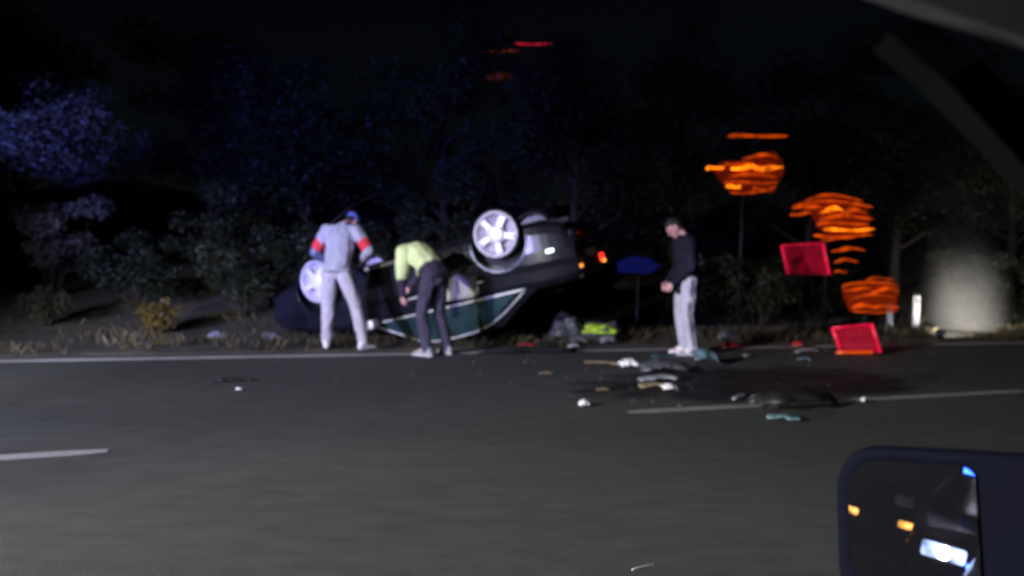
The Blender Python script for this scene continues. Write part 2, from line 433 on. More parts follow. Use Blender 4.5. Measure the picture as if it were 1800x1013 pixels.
for x, y, h, wd, m, lab, sd in SHR: shrub(x, y, h, wd, m, lab, sd, n=4200 if h > 1 else 2200, leaf=.042 if h > 1 else .028)

# pale glow built as a volume, lit by the added ground lamp
def glow():
    x, y = 8.38, 13.75
    bm = bmesh.new(); rings = []; prof = [(.45, -.02), (.74, .15), (.86, .5), (.90, 1.0), (.84, 1.8), (.70, 2.6), (.50, 3.3), (.20, 3.7)]
    for r_, z in prof:
        rings.append([bm.verts.new(((r_ * (1 + .10 * noise.noise(Vector((math.cos(a) * 1.2, math.sin(a) * 1.2, z))))) * math.cos(a) - .10 * z + .10, r_ * .9 * math.sin(a), z)) for a in [2 * math.pi * k / 24 for k in range(24)]])
    for a, b in zip(rings, rings[1:]):
        for k in range(24): bm.faces.new((a[k], a[(k + 1) % 24], b[(k + 1) % 24], b[k]))
    bm.faces.new(rings[0][::-1]); bm.faces.new(rings[-1])
    m = bpy.data.materials.new('glow_volume'); m.use_nodes = True; n = m.node_tree.nodes; l = m.node_tree.links
    n.remove(n['Principled BSDF']); pv = n.new('ShaderNodeVolumePrincipled'); pv.inputs['Color'].default_value = (.80, .78, .76, 1); pv.inputs['Anisotropy'].default_value = .0
    l.new(pv.outputs[0], n['Material Output'].inputs['Volume'])
    tc = n.new('ShaderNodeTexCoord'); sp_ = n.new('ShaderNodeSeparateXYZ'); l.new(tc.outputs['Object'], sp_.inputs[0])
    def mth(op, a, b=None):
        q = n.new('ShaderNodeMath'); q.operation = op; q.use_clamp = op == 'SUBTRACT_C'
        for i_, v_ in enumerate((a, b)):
            if v_ is None: continue
            if isinstance(v_, (int, float)): q.inputs[i_].default_value = v_
            else: l.new(v_, q.inputs[i_])
        return q.outputs[0]
    cx_ = mth('ADD', sp_.outputs[0], mth('MULTIPLY', sp_.outputs[2], .10)); cx_ = mth('SUBTRACT', cx_, .10)
    r2_ = mth('ADD', mth('MULTIPLY', cx_, cx_), mth('MULTIPLY', sp_.outputs[1], sp_.outputs[1]))
    rad = mth('MAXIMUM', mth('SUBTRACT', 1.0, mth('MULTIPLY', r2_, 1.45)), 0.0)
    zf = mth('MAXIMUM', mth('SUBTRACT', 1.0, mth('MULTIPLY', sp_.outputs[2], .27)), 0.0); zf = mth('MULTIPLY', mth('POWER', zf, 3.5), rad)
    nz = n.new('ShaderNodeTexNoise'); nz.inputs['Scale'].default_value = 1.4; nz.inputs['Detail'].default_value = 3; l.new(tc.outputs['Object'], nz.inputs['Vector'])
    dn = mth('MULTIPLY', mth('MULTIPLY', rad, zf), mth('MULTIPLY', nz.outputs['Fac'], 1.25))
    l.new(dn, pv.inputs['Density'])
    o = bmo('glow', bm, m, smooth=True); o.location = (x, y, on_verge(x, y) + .02)
    tag(o, 'pale glow built as a volume on the verge right of the white marker posts', 'glow', kind='stuff')
glow()
shrub(9.6, 15.6, 1.4, 1.7, m_leafA, 'dark shrub behind the pale glow', 46, n=4200, leaf=.042)

# ------------------------------------------------------------------ cars
ZB = 1.01
def hw(x):       # half width of the body at shoulder
    return .885 - .10 * max(0, (x - 1.55) / .85) ** 2 - .13 * max(0, (-x - 1.55) / .95) ** 2.2
def deck(x):     # height of bonnet / belt / boot
    if x > .9: return 1.03 - .22 * ((x - .9) / 1.45) ** 1.7
    if x < -1.7: return 1.06 - .05 * ((-x - 1.7) / .8) ** 2
    return 1.03
def bot(x):
    return .20 + (.12 * max(0, (x - 1.8) / .55) ** 1.5) + (.16 * max(0, (-x - 1.8) / .65) ** 1.5)
def side_y(x, z):
    """outer half width of the body flank at height z"""
    W = hw(x); zt = deck(x); t = (z - bot(x)) / (zt - bot(x))
    t = max(0, min(1, t))
    pr = [(0, -.10), (.08, -.035), (.2, -.012), (.45, 0), (.62, -.006), (.74, -.03), (.9, -.045), (1, -.10)]
    for (a, ya), (b, yb) in zip(pr, pr[1:]):
        if t <= b: return W + ya + (yb - ya) * (t - a) / (b - a)
    return W - .1
WB = 1.40; WR = .325
def gh_y(x, v): return .80 - .20 * max(0, v) ** 1.25 - .05 * max(0, (-x - 1.0)) - .04 * max(0, x - .2)
def gh_z(x, v):
    top = 1.48 - .05 * ((x + .35) / .9) ** 2
    return ZB + .02 + v * (top - ZB - .02)

def gpatch(name, poly_lo, poly_hi, s, mat, parent, off=.0, nx=8, nv=8, thick=.012):
    """patch on the glasshouse side between two x-lines; poly_lo=(x0,v0)->(x1,v1) left edge, poly_hi right edge"""
    v, f = [], []
    for i in range(nx + 1):
        for j in range(nv + 1):
            a = j / nv; b = i / nx
            xl = poly_lo[0][0] + (poly_lo[1][0] - poly_lo[0][0]) * a; vl = poly_lo[0][1] + (poly_lo[1][1] - poly_lo[0][1]) * a
            xh = poly_hi[0][0] + (poly_hi[1][0] - poly_hi[0][0]) * a; vh = poly_hi[0][1] + (poly_hi[1][1] - poly_hi[0][1]) * a
            x = xl + (xh - xl) * b; vv = vl + (vh - vl) * b
            v.append((x, s * (gh_y(x, vv) + off), gh_z(x, vv)))
    for i in range(nx):
        for j in range(nv):
            k = i * (nv + 1) + j
            q = (k, k + nv + 1, k + nv + 2, k + 1); f.append(q)
    # inner skin for thickness
    nvv = len(v); v += [(p[0], p[1] - s * thick, p[2]) for p in v]
    f += [tuple(i + nvv for i in q[::-1]) for q in f[:]]
    def rim(idx):
        for a, b in zip(idx, idx[1:]): f.append((a, b, b + nvv, a + nvv))
    W = nv + 1
    rim([i * W for i in range(nx + 1)]); rim([i * W + nv for i in range(nx + 1)]); rim(list(range(W))); rim([nx * W + j for j in range(W)])
    bm = bmesh.new(); vs = [bm.verts.new(p) for p in v]
    for q in f: bm.faces.new([vs[i] for i in q])
    return bmo(name, bm, mat, parent, smooth=False)

def spatch(name, x0, x1, z0, z1, s, mat, parent, off=.006, nx=10, nz=8, shape=None):
    """panel on the body flank"""
    bm = bmesh.new(); g1 = []
    for i in range(nx + 1):
        row = []
        for j in range(nz + 1):
            a, b = i / nx, j / nz
            x = x0 + (x1 - x0) * a; z = z0 + (z1 - z0) * b
            if shape: x, z = shape(x, z, a, b)
            z = min(z, deck(x) - .01)
            row.append((x, z))
        g1.append(row)
    outer = [[bm.verts.new((x, s * (side_y(x, z) + off), z)) for x, z in row] for row in g1]
    inner = [[bm.verts.new((x, s * (side_y(x, z) - .03), z)) for x, z in row] for row in g1]
    for i in range(nx):
        for j in range(nz):
            bm.faces.new((outer[i][j], outer[i + 1][j], outer[i + 1][j + 1], outer[i][j + 1]))
            bm.faces.new((inner[i][j + 1], inner[i + 1][j + 1], inner[i + 1][j], inner[i][j]))
    for i in range(nx):
        bm.faces.new((outer[i][0], inner[i][0], inner[i + 1][0], outer[i + 1][0])); bm.faces.new((outer[i][nz], outer[i + 1][nz], inner[i + 1][nz], inner[i][nz]))
    for j in range(nz):
        bm.faces.new((outer[0][j], outer[0][j + 1], inner[0][j + 1], inner[0][j])); bm.faces.new((outer[nx][j], inner[nx][j], inner[nx][j + 1], outer[nx][j + 1]))
    o = bmo(name, bm, mat, parent, smooth=False)
    return o

def make_wheel(parent, x, s, z=.33, steer=0.0):
    wl = empty('wheel', (x, s * .80, z)); wl.parent = parent
    if s > 0: wl.rotation_euler = (0, 0, math.pi)
    wl.rotation_euler.z += steer
    prof = [(.285, -.085), (.300, -.098), (.312, -.096), (.323, -.085), (.327, -.05), (.327, .05), (.322, .085), (.312, .098), (.300, .1), (.285, .085)]
    ty = lathe(prof, 56, 'Y', closed=True); bmo('tyre', ty, m_rubber, wl, smooth=True)
    rp = [(.304, -.094), (.298, -.1), (.275, -.098), (.262, -.080), (.246, .02), (.05, .03), (0.001, .03)]
    bmo('rim', lathe(rp, 56, 'Y'), m_alloyrim, wl, smooth=True)
    bm = bmesh.new()
    for k in range(5):
        for dd2 in (-.17, .17):
            a = k * 2 * math.pi / 5 + dd2 + .3
            a2 = k * 2 * math.pi / 5 + dd2 * .55 + .3
            p0 = Vector((math.cos(a) * .05, 0, math.sin(a) * .05)); p1 = Vector((math.cos(a2) * .255, 0, math.sin(a2) * .255))
            d = (p1 - p0).normalized(); n = Vector((-d.z, 0, d.x))
            w0, w1 = .022, .013
            o = [p0 - n * w0 + Vector((0, -.088, 0)), p0 + n * w0 + Vector((0, -.088, 0)), p1 + n * w1 + Vector((0, -.084, 0)), p1 - n * w1 + Vector((0, -.084, 0))]
            vs = [bm.verts.new(q) for q in o] + [bm.verts.new(q + Vector((0, .035, 0))) for q in o]
            for fc in ((0, 1, 2, 3), (4, 7, 6, 5), (0, 4, 5, 1), (1, 5, 6, 2), (2, 6, 7, 3), (3, 7, 4, 0)): bm.faces.new([vs[i] for i in fc])
    bmo('spokes', bm, m_alloy, wl)
    bmo('hub_cap', lathe([(.001, -.112), (.06, -.11), (.10, -.103), (.118, -.09), (.12, -.04)], 28, 'Y'), m_alloy, wl, smooth=True)
    return wl

def make_car(name, loc, label, lit_front=None, damaged=False):
    wz = .245 if damaged else .33      # hanging wheels droop from the overturned car
    car = empty(name, loc, 0, label, 'car')
    # ---- main shell, lofted
    st = [2.34, 2.30, 2.2, 2.05, 1.9] + [1.85 - .1 * i for i in range(40)] + [-2.16, -2.24, -2.31, -2.36]
    bm = bmesh.new(); rings = []
    for x in st:
        zt, zb = deck(x), bot(x)
        if x > 2.25: zb += .06 + (x - 2.25) * 1.2; zt -= (x - 2.25) * 1.1
        if x < -2.28: zb += .06 + (-x - 2.28) * 1.0; zt -= (-x - 2.28) * .6
        half = []
        for t in (0, .08, .2, .32, .45, .62, .74, .9, .97):
            z = zb + (zt - zb) * t
            half.append((side_y(x, bot(x) + (deck(x) - bot(x)) * t), z))
        half += [(hw(x) - .13, zt + .002), (hw(x) * .6, zt + .025), (hw(x) * .25, zt + .035)]
        L = [(0, zb)] + [(hw(x) * .5, zb)] + half + [(0, zt + .038)]
        ring = [bm.verts.new((x, y, z)) for y, z in L] + [bm.verts.new((x, -y, z)) for y, z in L[1:-1][::-1]]
        rings.append(ring)
    n = len(rings[0])
    for a, b in zip(rings, rings[1:]):
        for k in range(n): bm.faces.new((a[k], a[(k + 1) % n], b[(k + 1) % n], b[k]))
    bm.faces.new(rings[0]); bm.faces.new(rings[-1][::-1])
    body = bmo('body', bm, m_body, car)
    bpy.context.view_layer.update()
    for x in (WB, -WB):
        for s in (-1, 1):
            cb = bmesh.new(); bmesh.ops.create_cone(cb, cap_ends=True, segments=40, radius1=.385, radius2=.385, depth=.42)
            bmesh.ops.rotate(cb, matrix=Matrix.Rotation(R(90), 3, 'X'), verts=cb.verts); bmesh.ops.translate(cb, vec=(x, s * .83, .35), verts=cb.verts)
            cut = bmo('cutter', cb, None); cut.parent = car
            bpy.context.view_layer.update()
            md = body.modifiers.new('b', 'BOOLEAN'); md.object = cut; md.operation = 'DIFFERENCE'; md.solver = 'EXACT'
            dg = bpy.context.evaluated_depsgraph_get(); me = bpy.data.meshes.new_from_object(body.evaluated_get(dg))
            body.modifiers.clear(); body.data = me; bpy.data.objects.remove(cut)
    body.data.materials.clear(); body.data.materials.append(m_body)
    # wheel arch lips
    for x in (WB, -WB):
        for s in (-1, 1):
            bm = bmesh.new(); pts = []
            for k in range(25):
                a = R(-8) + R(196) * k / 24; px, pz = x + .392 * math.cos(a), .35 + .392 * math.sin(a)
                pz2 = max(pz, bot(px) + .02); pts.append((px, s * (side_y(px, pz2) + .004), pz2))
            tube(bm, pts, .013, 6)
            bmo('wheel_arch', bm, m_chromeb if x < 0 else m_body, car, smooth=True)
    # doors
    for s in (-1, 1):
        fd = spatch('front_door', .86, -.20, .27, .985, s, m_body, car, .008)
        def rs(x, z, a, b):
            if a > .7 and b < .62: x = x + (a - .7) / .3 * (.36 * (1 - b / .62))
            return x, z
        rd = spatch('rear_door', -.215, -1.16, .27, .985, s, m_body, car, .008, nx=14, nz=10, shape=rs)
        for dr, hx in ((fd, -.02), (rd, -1.0)):
            bm = bmesh.new(); y = s * (side_y(hx, .80) + .022)
            tube(bm, [(hx + .09, y - s * .02, .80), (hx + .07, y, .80), (hx - .07, y, .80), (hx - .09, y - s * .02, .80)], .011, 6)
            bmo('handle', bm, m_chrome, dr, smooth=True)
        # sill, chrome trims
        bm = bmesh.new(); pts = [(x, s * (side_y(x, .255) + .012), .255) for x in [.62 - .1 * i for i in range(9)]]
        tube(bm, pts, .026, 6); bmo('sill', bm, m_chrome, car, smooth=True)
        bm = bmesh.new(); pts = [(x, s * (gh_y(x, 0) + .03), gh_z(x, 0) - .005) for x in [.80 - .1 * i for i in range(25)]]
        tube(bm, pts, .015, 6); bmo('belt_trim', bm, m_chrome, car, smooth=True)
        bm = bmesh.new(); tp = [(.70, .10), (.42, .48), (.12, .90), (-.1, .955), (-.4, .965), (-.7, .94), (-.95, .84), (-1.2, .60), (-1.42, .3), (-1.56, .06)]
        pts = [(x, s * (gh_y(x, v) + .014), gh_z(x, v)) for x, v in tp]
        tube(bm, pts, .012, 6); bmo('window_trim', bm, m_chrome, car, smooth=True)
        # glass house: panes and pillars
        gpatch('front_side_window', ((.72, .03), (.14, .93)), ((-.27, .03), (-.27, .95)), s, m_glass, car, -.004, 8, 8, .005)
        gpatch('rear_side_window', ((-.35, .03), (-.35, .95)), ((-1.54, .03), (-.86, .90)), s, m_glass, car, -.004, 8, 8, .005)
        gpatch('pillar', ((.98, -.04), (.30, .98)), ((.72, -.04), (.12, .98)), s, m_body, car, .004, 3, 8, .05)
        gpatch('pillar', ((-.26, -.04), (-.26, .98)), ((-.36, -.04), (-.36, .98)), s, m_black, car, .003, 2, 8, .05)
        gpatch('pillar', ((-1.52, -.04), (-.84, .98)), ((-1.84, -.04), (-1.12, .98)), s, m_body, car, .004, 3, 8, .05)
        gpatch('roof_rail', ((.30, .93), (.30, 1.0)), ((-1.12, .93), (-1.12, 1.0)), s, m_body, car, .005, 12, 2, .05)
        # mirror
        mi = bmo('side_mirror', box_bm(.12, .19, .125, (.62, s * 1.0, 1.02), .03, 3), m_chrome, car, smooth=True)
        bm = bmesh.new(); tube(bm, [(.62, s * .84, .965), (.62, s * .93, .985)], .025, 6); bmo('mirror_arm', bm, m_black, mi)
    # roof, screens
    def across(name, xa, va, xb, vb, mat, n1=10, n2=12, bulge=.03, off=0.0, th=.006):
        v = []; f = []
        for lay in (0, 1):
            for i in range(n1 + 1):
                t = i / n1; x = xa + (xb - xa) * t; vv = va + (vb - va) * t; Y = gh_y(x, vv) - .01; Z = gh_z(x, vv)
                for j in range(n2 + 1):
                    q = -1 + 2 * j / n2; v.append((x, q * Y, Z + off + bulge * (1 - q * q) * (1 if vb == va else .8) - lay * th))
        W = n2 + 1; K = (n1 + 1) * W
        for i in range(n1):
            for j in range(n2):
                k = i * W + j; f.append((k, k + W, k + W + 1, k + 1)); f.append((k + K, k + K + 1, k + K + W + 1, k + K + W))
        for j in range(n2): f.append((j, j + 1, j + 1 + K, j + K)); f.append((n1 * W + j, n1 * W + j + K, n1 * W + j + 1 + K, n1 * W + j + 1))
        for i in range(n1): f.append((i * W, i * W + K, (i + 1) * W + K, (i + 1) * W)); f.append((i * W + n2, (i + 1) * W + n2, (i + 1) * W + n2 + K, i * W + n2 + K))
        return pyd(name, v, f, mat, car)
    across('roof', .24, 1.0, -1.06, 1.0, m_body, 14, 14, .03, 0, .03)
    across('windscreen', .92, 0, .24, 1.0, m_glassd, 8, 12, .02)
    across('rear_window', -1.76, 0, -1.07, 1.0, m_glassd, 8, 12, .02)
    # seats
    for x in (.05, -.85):
        for y in (-.36, .36):
            sb = box_bm(.5, .48, .16, (x + .02, y, .52), .05); box_bm(.14, .46, .62, (x - .26, y, .86), .05, 2, sb, None); box_bm(.1, .24, .16, (x - .32, y, 1.24), .04, 2, sb)
            bmo('seat', sb, m_seat, car, smooth=True)
    # front: bumper, grille, headlamps; rear: bumper, lamps, plate
    bmo('front_bumper', box_bm(.16, 1.50, .2, (2.27, 0, .40), .07, 3), m_body, car, smooth=True)
    bmo('grille', box_bm(.06, .8, .16, (2.325, 0, .60), .03, 2), m_black, car)
    bmo('rear_bumper', box_bm(.18, 1.52, .22, (-2.31, 0, .50), .07, 3), m_body, car, smooth=True)
    bmo('boot_lip', box_bm(.06, 1.30, .03, (-2.33, 0, 1.025), .012, 2), m_body, car)
    for s in (-1, 1):
        bmo('headlamp', box_bm(.10, .34, .13, (2.315, s * .56, .66), .03, 3), lit_front or m_greyp, car, smooth=True)
        tl = bmo('tail_lamp', box_bm(.13, .30, .15, (-2.30, s * .60, .84), .04, 3), m_tail_lit if (damaged and s > 0) else m_redp, car, smooth=True)
        bmo('reversing_lens', box_bm(.02, .13, .05, (-2.368, s * .56, .82), .008, 2), m_plens, tl)
        bmo('indicator_lens', box_bm(.03, .11, .045, (-2.362, s * .68, .895), .008, 2), m_ind if damaged else m_amber, tl)
    bmo('number_plate', box_bm(.02, .5, .11, (-2.372, 0, .74), .004, 1), m_white, car)
    # underside
    ub = box_bm(3.9, 1.35, .05, (0, 0, .215), .02); box_bm(1.2, .16, .12, (.5, 0, .20), .03, 2, ub)
    tube(ub, [(.2, -.2, .19), (-1.0, -.2, .18), (-1.5, -.45, .24), (-2.3, -.5, .26)], .035, 8)
    bmo('underside', ub, m_under, car)
    for x in (WB, -WB):
        bm = bmesh.new(); tube(bm, [(x, -.78, wz), (x, .78, wz)], .04, 8); bmo('axle', bm, m_black2, car)
        for s in (-1, 1): make_wheel(car, x, s, wz, 0 if x < 0 else .15)
    return car

m_headw = lamp_mat('white_headlamp_lens', (.55, .72, 1), 2.2)
m_head = lamp_mat('headlamp_lens', (1, .42, .07), 3.2)
m_tail_lit = lamp_mat('tail_lamp_lit', (1, .03, .02), 2.2)
m_ind = lamp_mat('indicator_lit', (1, .35, .05), 1.6)
m_plens = M('pale_lens', (.72, .58, .70), .25, coat=.8, var=.1)

crash = make_car('overturned_car', (0, 0, 0), 'dark saloon car overturned on its roof, wheels up, tail raised', damaged=True)
# nose down at left, tail raised at right and nearer the camera
pf, pr = Vector((-2.80, 10.55, .80)), Vector((-.20, 9.60, 1.50))
ax = (pf - pr).normalized()
az = Vector((0, 0, -1)); az = (az - ax * az.dot(ax)).normalized()
az = (Matrix.Rotation(R(-3), 3, ax) @ az)
ay = az.cross(ax)
rot = Matrix((ax, ay, az)).transposed()
near_mid_local = Vector((0, -.885, .245))
org = (pf + pr) / 2 - rot @ near_mid_local
crash.matrix_world = Matrix.Translation(org) @ rot.to_4x4()
# reflection on the near rear door, painted as a pale raised patch
def refl_shape(x, z, a, b):
    z = z + .05 * (a - .5) + .025 * math.sin(a * 9) * (1 - b); x = x - .10 * (1 - b) + .02 * math.sin(b * 7)
    return x, z
sp = spatch('door_reflection', -.36, -.92, .66, .955, -1, m_door_refl, crash, .016, 12, 8, refl_shape); sp['label'] = 'pale reflection painted as a patch on the rear door'
bmo('fog_lamp', box_bm(.03, .10, .04, (-2.05, -.855, .62), .010, 2, None, Matrix.Rotation(R(80), 3, 'Z')), lamp_mat('fog_lamp_lit', (.8, .9, 1), 3.0), crash)

# ------------------------------------------------------------------ people
_sph = None
def sphere_pts():
    global _sph
    if _sph is None:
        b = bmesh.new(); bmesh.ops.create_icosphere(b, subdivisions=2, radius=1); _sph = [v.co.copy() for v in b.verts]; b.free()
    return _sph
def _ell(c, r, rm=None):
    if not isinstance(r, (tuple, list)): r = (r, r, r)
    out = []
    for p in sphere_pts():
        q = Vector((p.x * r[0], p.y * r[1], p.z * r[2]))
        if rm is not None: q = rm @ q
        out.append(q + Vector(c))
    return out
def grow(name, chains, mat, parent, voxel=.012, wrinkle=0.0, wscale=14, smooth=4):
    """one continuous skin over hulled chains of ellipsoids; chain = [(centre, radius[, rot]), ...]"""
    bm = bmesh.new()
    for ch in chains:
        segs = list(zip(ch, ch[1:])) if len(ch) > 1 else [(ch[0], ch[0])]
        for a, b in segs:
            pts = _ell(*a) + ([] if a is b else _ell(*b))
            vs = [bm.verts.new(p) for p in pts]
            res = bmesh.ops.convex_hull(bm, input=vs)
            junk = [e for e in res['geom_interior'] if isinstance(e, bmesh.types.BMVert)]
            bmesh.ops.delete(bm, geom=junk, context='VERTS')
    o = bmo(name, bm, mat)
    md = o.modifiers.new('r', 'REMESH'); md.mode = 'VOXEL'; md.voxel_size = voxel; md.use_smooth_shade = True
    ms = o.modifiers.new('s', 'SMOOTH'); ms.factor = .5; ms.iterations = smooth
    bpy.context.view_layer.update()
    dg = bpy.context.evaluated_depsgraph_get(); me = bpy.data.meshes.new_from_object(o.evaluated_get(dg))
    o.modifiers.clear(); old = o.data; o.data = me; bpy.data.meshes.remove(old); me.name = name
    if wrinkle:
        ns = [v.normal.copy() for v in me.vertices]
        for v, nn in zip(me.vertices, ns):
            q = Vector((v.co.x, v.co.y, v.co.z * .55)) * wscale
            v.co += nn * wrinkle * (noise.noise(q) + .6 * noise.noise(q * 2.1) - .2)
    me.materials.clear(); me.materials.append(mat); me.shade_smooth()
    o.parent = parent
    return o

def V(*a): return Vector(a)
def hand_chains(wrist, d, nrm, thumb_side, curl=.6):
    d = d.normalized(); nrm = (nrm - d * nrm.dot(d)).normalized(); sd = d.cross(nrm)
    out = []
    k = wrist + d * .085
    out.append([(wrist, .024), (wrist + d * .03 + sd * .012, .021), (k + sd * .03, .014)])
    out.append([(wrist, .024), (wrist + d * .03 - sd * .012, .021), (k - sd * .03, .013)])
    out.append([(k + sd * .03, .014), (k - sd * .03, .013)])
    for i, (o, L) in enumerate(((.030, .068), (.010, .077), (-.010, .072), (-.029, .056))):
        b = k + sd * o * thumb_side
        c1 = b + (d * math.cos(curl * .6) + nrm * math.sin(curl * .6)) * L * .5
        c2 = c1 + (d * math.cos(curl * 1.7) + nrm * math.sin(curl * 1.7)) * L * .5
        out.append([(b, .0095), (c1, .009), (c2, .0075)])
    t0 = wrist + d * .028 + sd * .026 * thumb_side
    t1 = t0 + d * .03 + sd * .024 * thumb_side + nrm * .012; t2 = t1 + d * .028 + nrm * .012
    out.append([(t0, .014), (t1, .0105), (t2, .0085)])
    return out

def head_parts(c, rm, skin, hair, root, capcol=None):
    """chains for the head in frame rm (x forward, z crown)"""
    f = lambda x, y, z: Vector(c) + rm @ Vector((x, y, z))
    ch = [[(f(-.012, 0, .035), (.098, .076, .088), rm), (f(.012, 0, -.02), (.082, .068, .085), rm)],
          [(f(.03, 0, -.055), (.058, .055, .045), rm), (f(.062, 0, -.095), (.026, .030, .02), rm)],
          [(f(.088, 0, .012), .011), (f(.112, 0, -.022), (.012, .015, .011), rm)],
          [(f(.078, .03, .034), .016), (f(.078, -.03, .034), .016)],
          [(f(.088, .018, -.06), .010), (f(.088, -.018, -.06), .010)]]
    for s in (-1, 1): ch.append([(f(-.002, s * .076, .018), (.017, .008, .026), rm), (f(-.006, s * .078, -.012), (.013, .007, .018), rm)])
    return ch

def person(name, label, loc, rz, J, C, wr=.012, fat=1.0, fatt=1.0):
    root = empty(name, loc, rz, label, 'person')
    skin, top, bot_m, shoe, hairm = C['skin'], C['top'], C['trousers'], C['shoe'], C['hair']
    P = {k: Vector(v) for k, v in J.items() if isinstance(v, tuple) and len(v) == 3}
    hr = (Matrix.Rotation(J.get('head_yaw', 0), 3, 'Z') @ Matrix.Rotation(J.get('head_pitch', 0), 3, 'Y') @ Matrix.Rotation(J.get('head_roll', 0), 3, 'X'))
    up = (P['chest'] - P['pelvis']).normalized()
    tr = Matrix.Rotation(math.atan2(up.x, up.z), 3, 'Y')
    # ---- body
    ch = head_parts(P['head'], hr, skin, hairm, root)
    ch.append([(P['neck'], .056), (P['head'] + hr @ Vector((-.02, 0, -.06)), .052)])
    ch.append([(P['pelvis'], (.105, .145, .10), tr), ((P['pelvis'] + P['chest']) / 2, (.095, .13, .1), tr), (P['chest'], (.11, .155, .11), tr), (P['neck'], (.06, .075, .04), tr)])
    for s in 'lr':
        ch.append([(P['sh_' + s], .056), (P['el_' + s], .042), (P['wr_' + s], .027)])
        ch.append([(P['hip_' + s], .085), (P['kn_' + s], .056), (P['an_' + s], .038)])
        ch.append([(P['sh_' + s], .056), (P['chest'], .09)])
        d = P['wr_' + s] - P['el_' + s]
        hd = J.get('hd_' + s); d = Vector(hd) if hd else d
        nrm = Vector(J.get('pn_' + s, (0, -1 if s == 'l' else 1, 0)))
        ch += hand_chains(P['wr_' + s], d, nrm, (1 if s == 'l' else -1) * J.get('thumb', 1), J.get('curl', .7))
        a = P['an_' + s]; td = Vector((*J['toe_' + s], 0)).normalized()
        ch.append([(a + V(0, 0, -.03), .04), (a + td * .14 + V(0, 0, -.06), (.05, .035, .025))])
    body = grow('body', ch, skin, root, .0065, smooth=2)
    # eyes
    for s in (-1, 1):
        e = bmesh.new(); bmesh.ops.create_uvsphere(e, u_segments=12, v_segments=8, radius=.0085)
        bmesh.ops.translate(e, vec=P['head'] + hr @ Vector((.084, s * .031, .012)), verts=e.verts); bmo('eye', e, C.get('eye', m_black), body, smooth=True)
    # ---- top
    ch = []
    hem = P['pelvis'] - up * J.get('hem', .06)
    ch.append([(hem, (.135 * fatt, .185, .05), tr), (P['pelvis'] + up * .1, (.130 * fatt, .180, .09), tr), (P['chest'], (.138 * fatt, .19 * fatt ** .5, .12), tr), (P['chest'] + up * .10, (.11, .165, .07), tr), (P['neck'] - up * .02, (.072, .085, .035), tr)])
    sleeves = C.get('sleeve')
    for s in 'lr':
        e2 = P['el_' + s].lerp(P['wr_' + s], .93); ch.append([(P['chest'] + up * .08, .10), (P['sh_' + s], .078)])
        ch.append([(P['sh_' + s], .078 * fatt), (P['sh_' + s].lerp(P['el_' + s], .5), .068 * fatt), (P['el_' + s], .060 * fatt), (e2, .042 * fatt)])
    ch.append([(P['neck'] + up * .0 + V(-.02, 0, 0), (.075, .08, .03), tr)])
    tj = grow('jacket', ch, top, root, .011, wr, 13)
    # ---- trousers
    ch = [[(P['pelvis'] + up * .06, (.118, .160, .06), tr), (P['pelvis'] - V(0, 0, .06), (.122, .168, .09))]]
    for s in 'lr':
        lo_ = P['kn_' + s].lerp(P['an_' + s], 1.0) + V(0, 0, -.005)
        ch.append([(P['hip_' + s], .108), (P['hip_' + s].lerp(P['kn_' + s], .5), .094 * fat), (P['kn_' + s], .077 * fat), (P['kn_' + s].lerp(P['an_' + s], .55), .072 * fat), (lo_, .066 * fat)])
    tj2 = grow('trousers', ch, bot_m, root, .011, wr, 12)
    # ---- shoes
    for s in 'lr':
        a = P['an_' + s]; td = Vector((*J['toe_' + s], 0)).normalized(); rm = Matrix.Rotation(math.atan2(td.y, td.x), 3, 'Z')
        pt = Matrix.Rotation(J.get('foot_pitch_' + s, 0), 3, rm @ V(0, 1, 0))
        q = lambda x, z: a + pt @ (rm @ Vector((x, 0, z)))
        sh = grow('shoe', [[(q(-.03, -.03), .048), (q(-.045, -.062), (.05, .042, .03), rm), (q(.05, -.066), (.05, .046, .026), rm), (q(.15, -.070), (.055, .048, .022), rm)],
                           [(q(-.02, -.01), .05), (q(.08, -.045), .042)]], shoe, root, .009, smooth=3)
        sl = grow('sole', [[(q(-.05, -.088), (.048, .044, .012), rm), (q(.05, -.088), (.05, .047, .012), rm), (q(.155, -.088), (.056, .05, .012), rm)]], C.get('sole', m_white), sh, .009, smooth=1)
    # ---- hair or cap
    f = lambda x, y, z: P['head'] + hr @ Vector((x, y, z))
    if C.get('cap'):
        grow('hair', [[(f(-.055, 0, -.005), (.055, .074, .06), hr), (f(-.05, 0, -.06), (.035, .055, .03), hr)]], hairm, root, .009)
        cp = grow('cap', [[(f(-.012, 0, .06), (.112, .090, .078), hr), (f(-.02, 0, .035), (.108, .088, .05), hr)], [(f(.09, 0, .045), (.03, .07, .012), hr), (f(.155, 0, .03), (.03, .055, .009), hr)]], C['cap'], root, .009)
    else:
        grow('hair', [[(f(-.022, 0, .062), (.098, .081, .072), hr), (f(-.045, 0, .02), (.075, .081, .06), hr)], [(f(-.055, 0, .0), (.055, .074, .06), hr), (f(-.06, 0, -.05), (.035, .055, .035), hr)],
                      [(f(.03, 0, .105), (.05, .06, .02), hr), (f(-.02, 0, .115), (.06, .06, .025), hr)]], hairm, root, .008, .006, 40)
    return root, P, tj, tj2

def band(name, a, b, t0, t1, r0, r1, mat, parent, wr=.004):
    """cuff-like sleeve section between fractions t0..t1 of limb a->b"""
    p, q = a.lerp(b, t0), a.lerp(b, t1)
    return grow(name, [[(p, r0), (q, r1)]], mat, parent, .010, wr, 16, smooth=2)

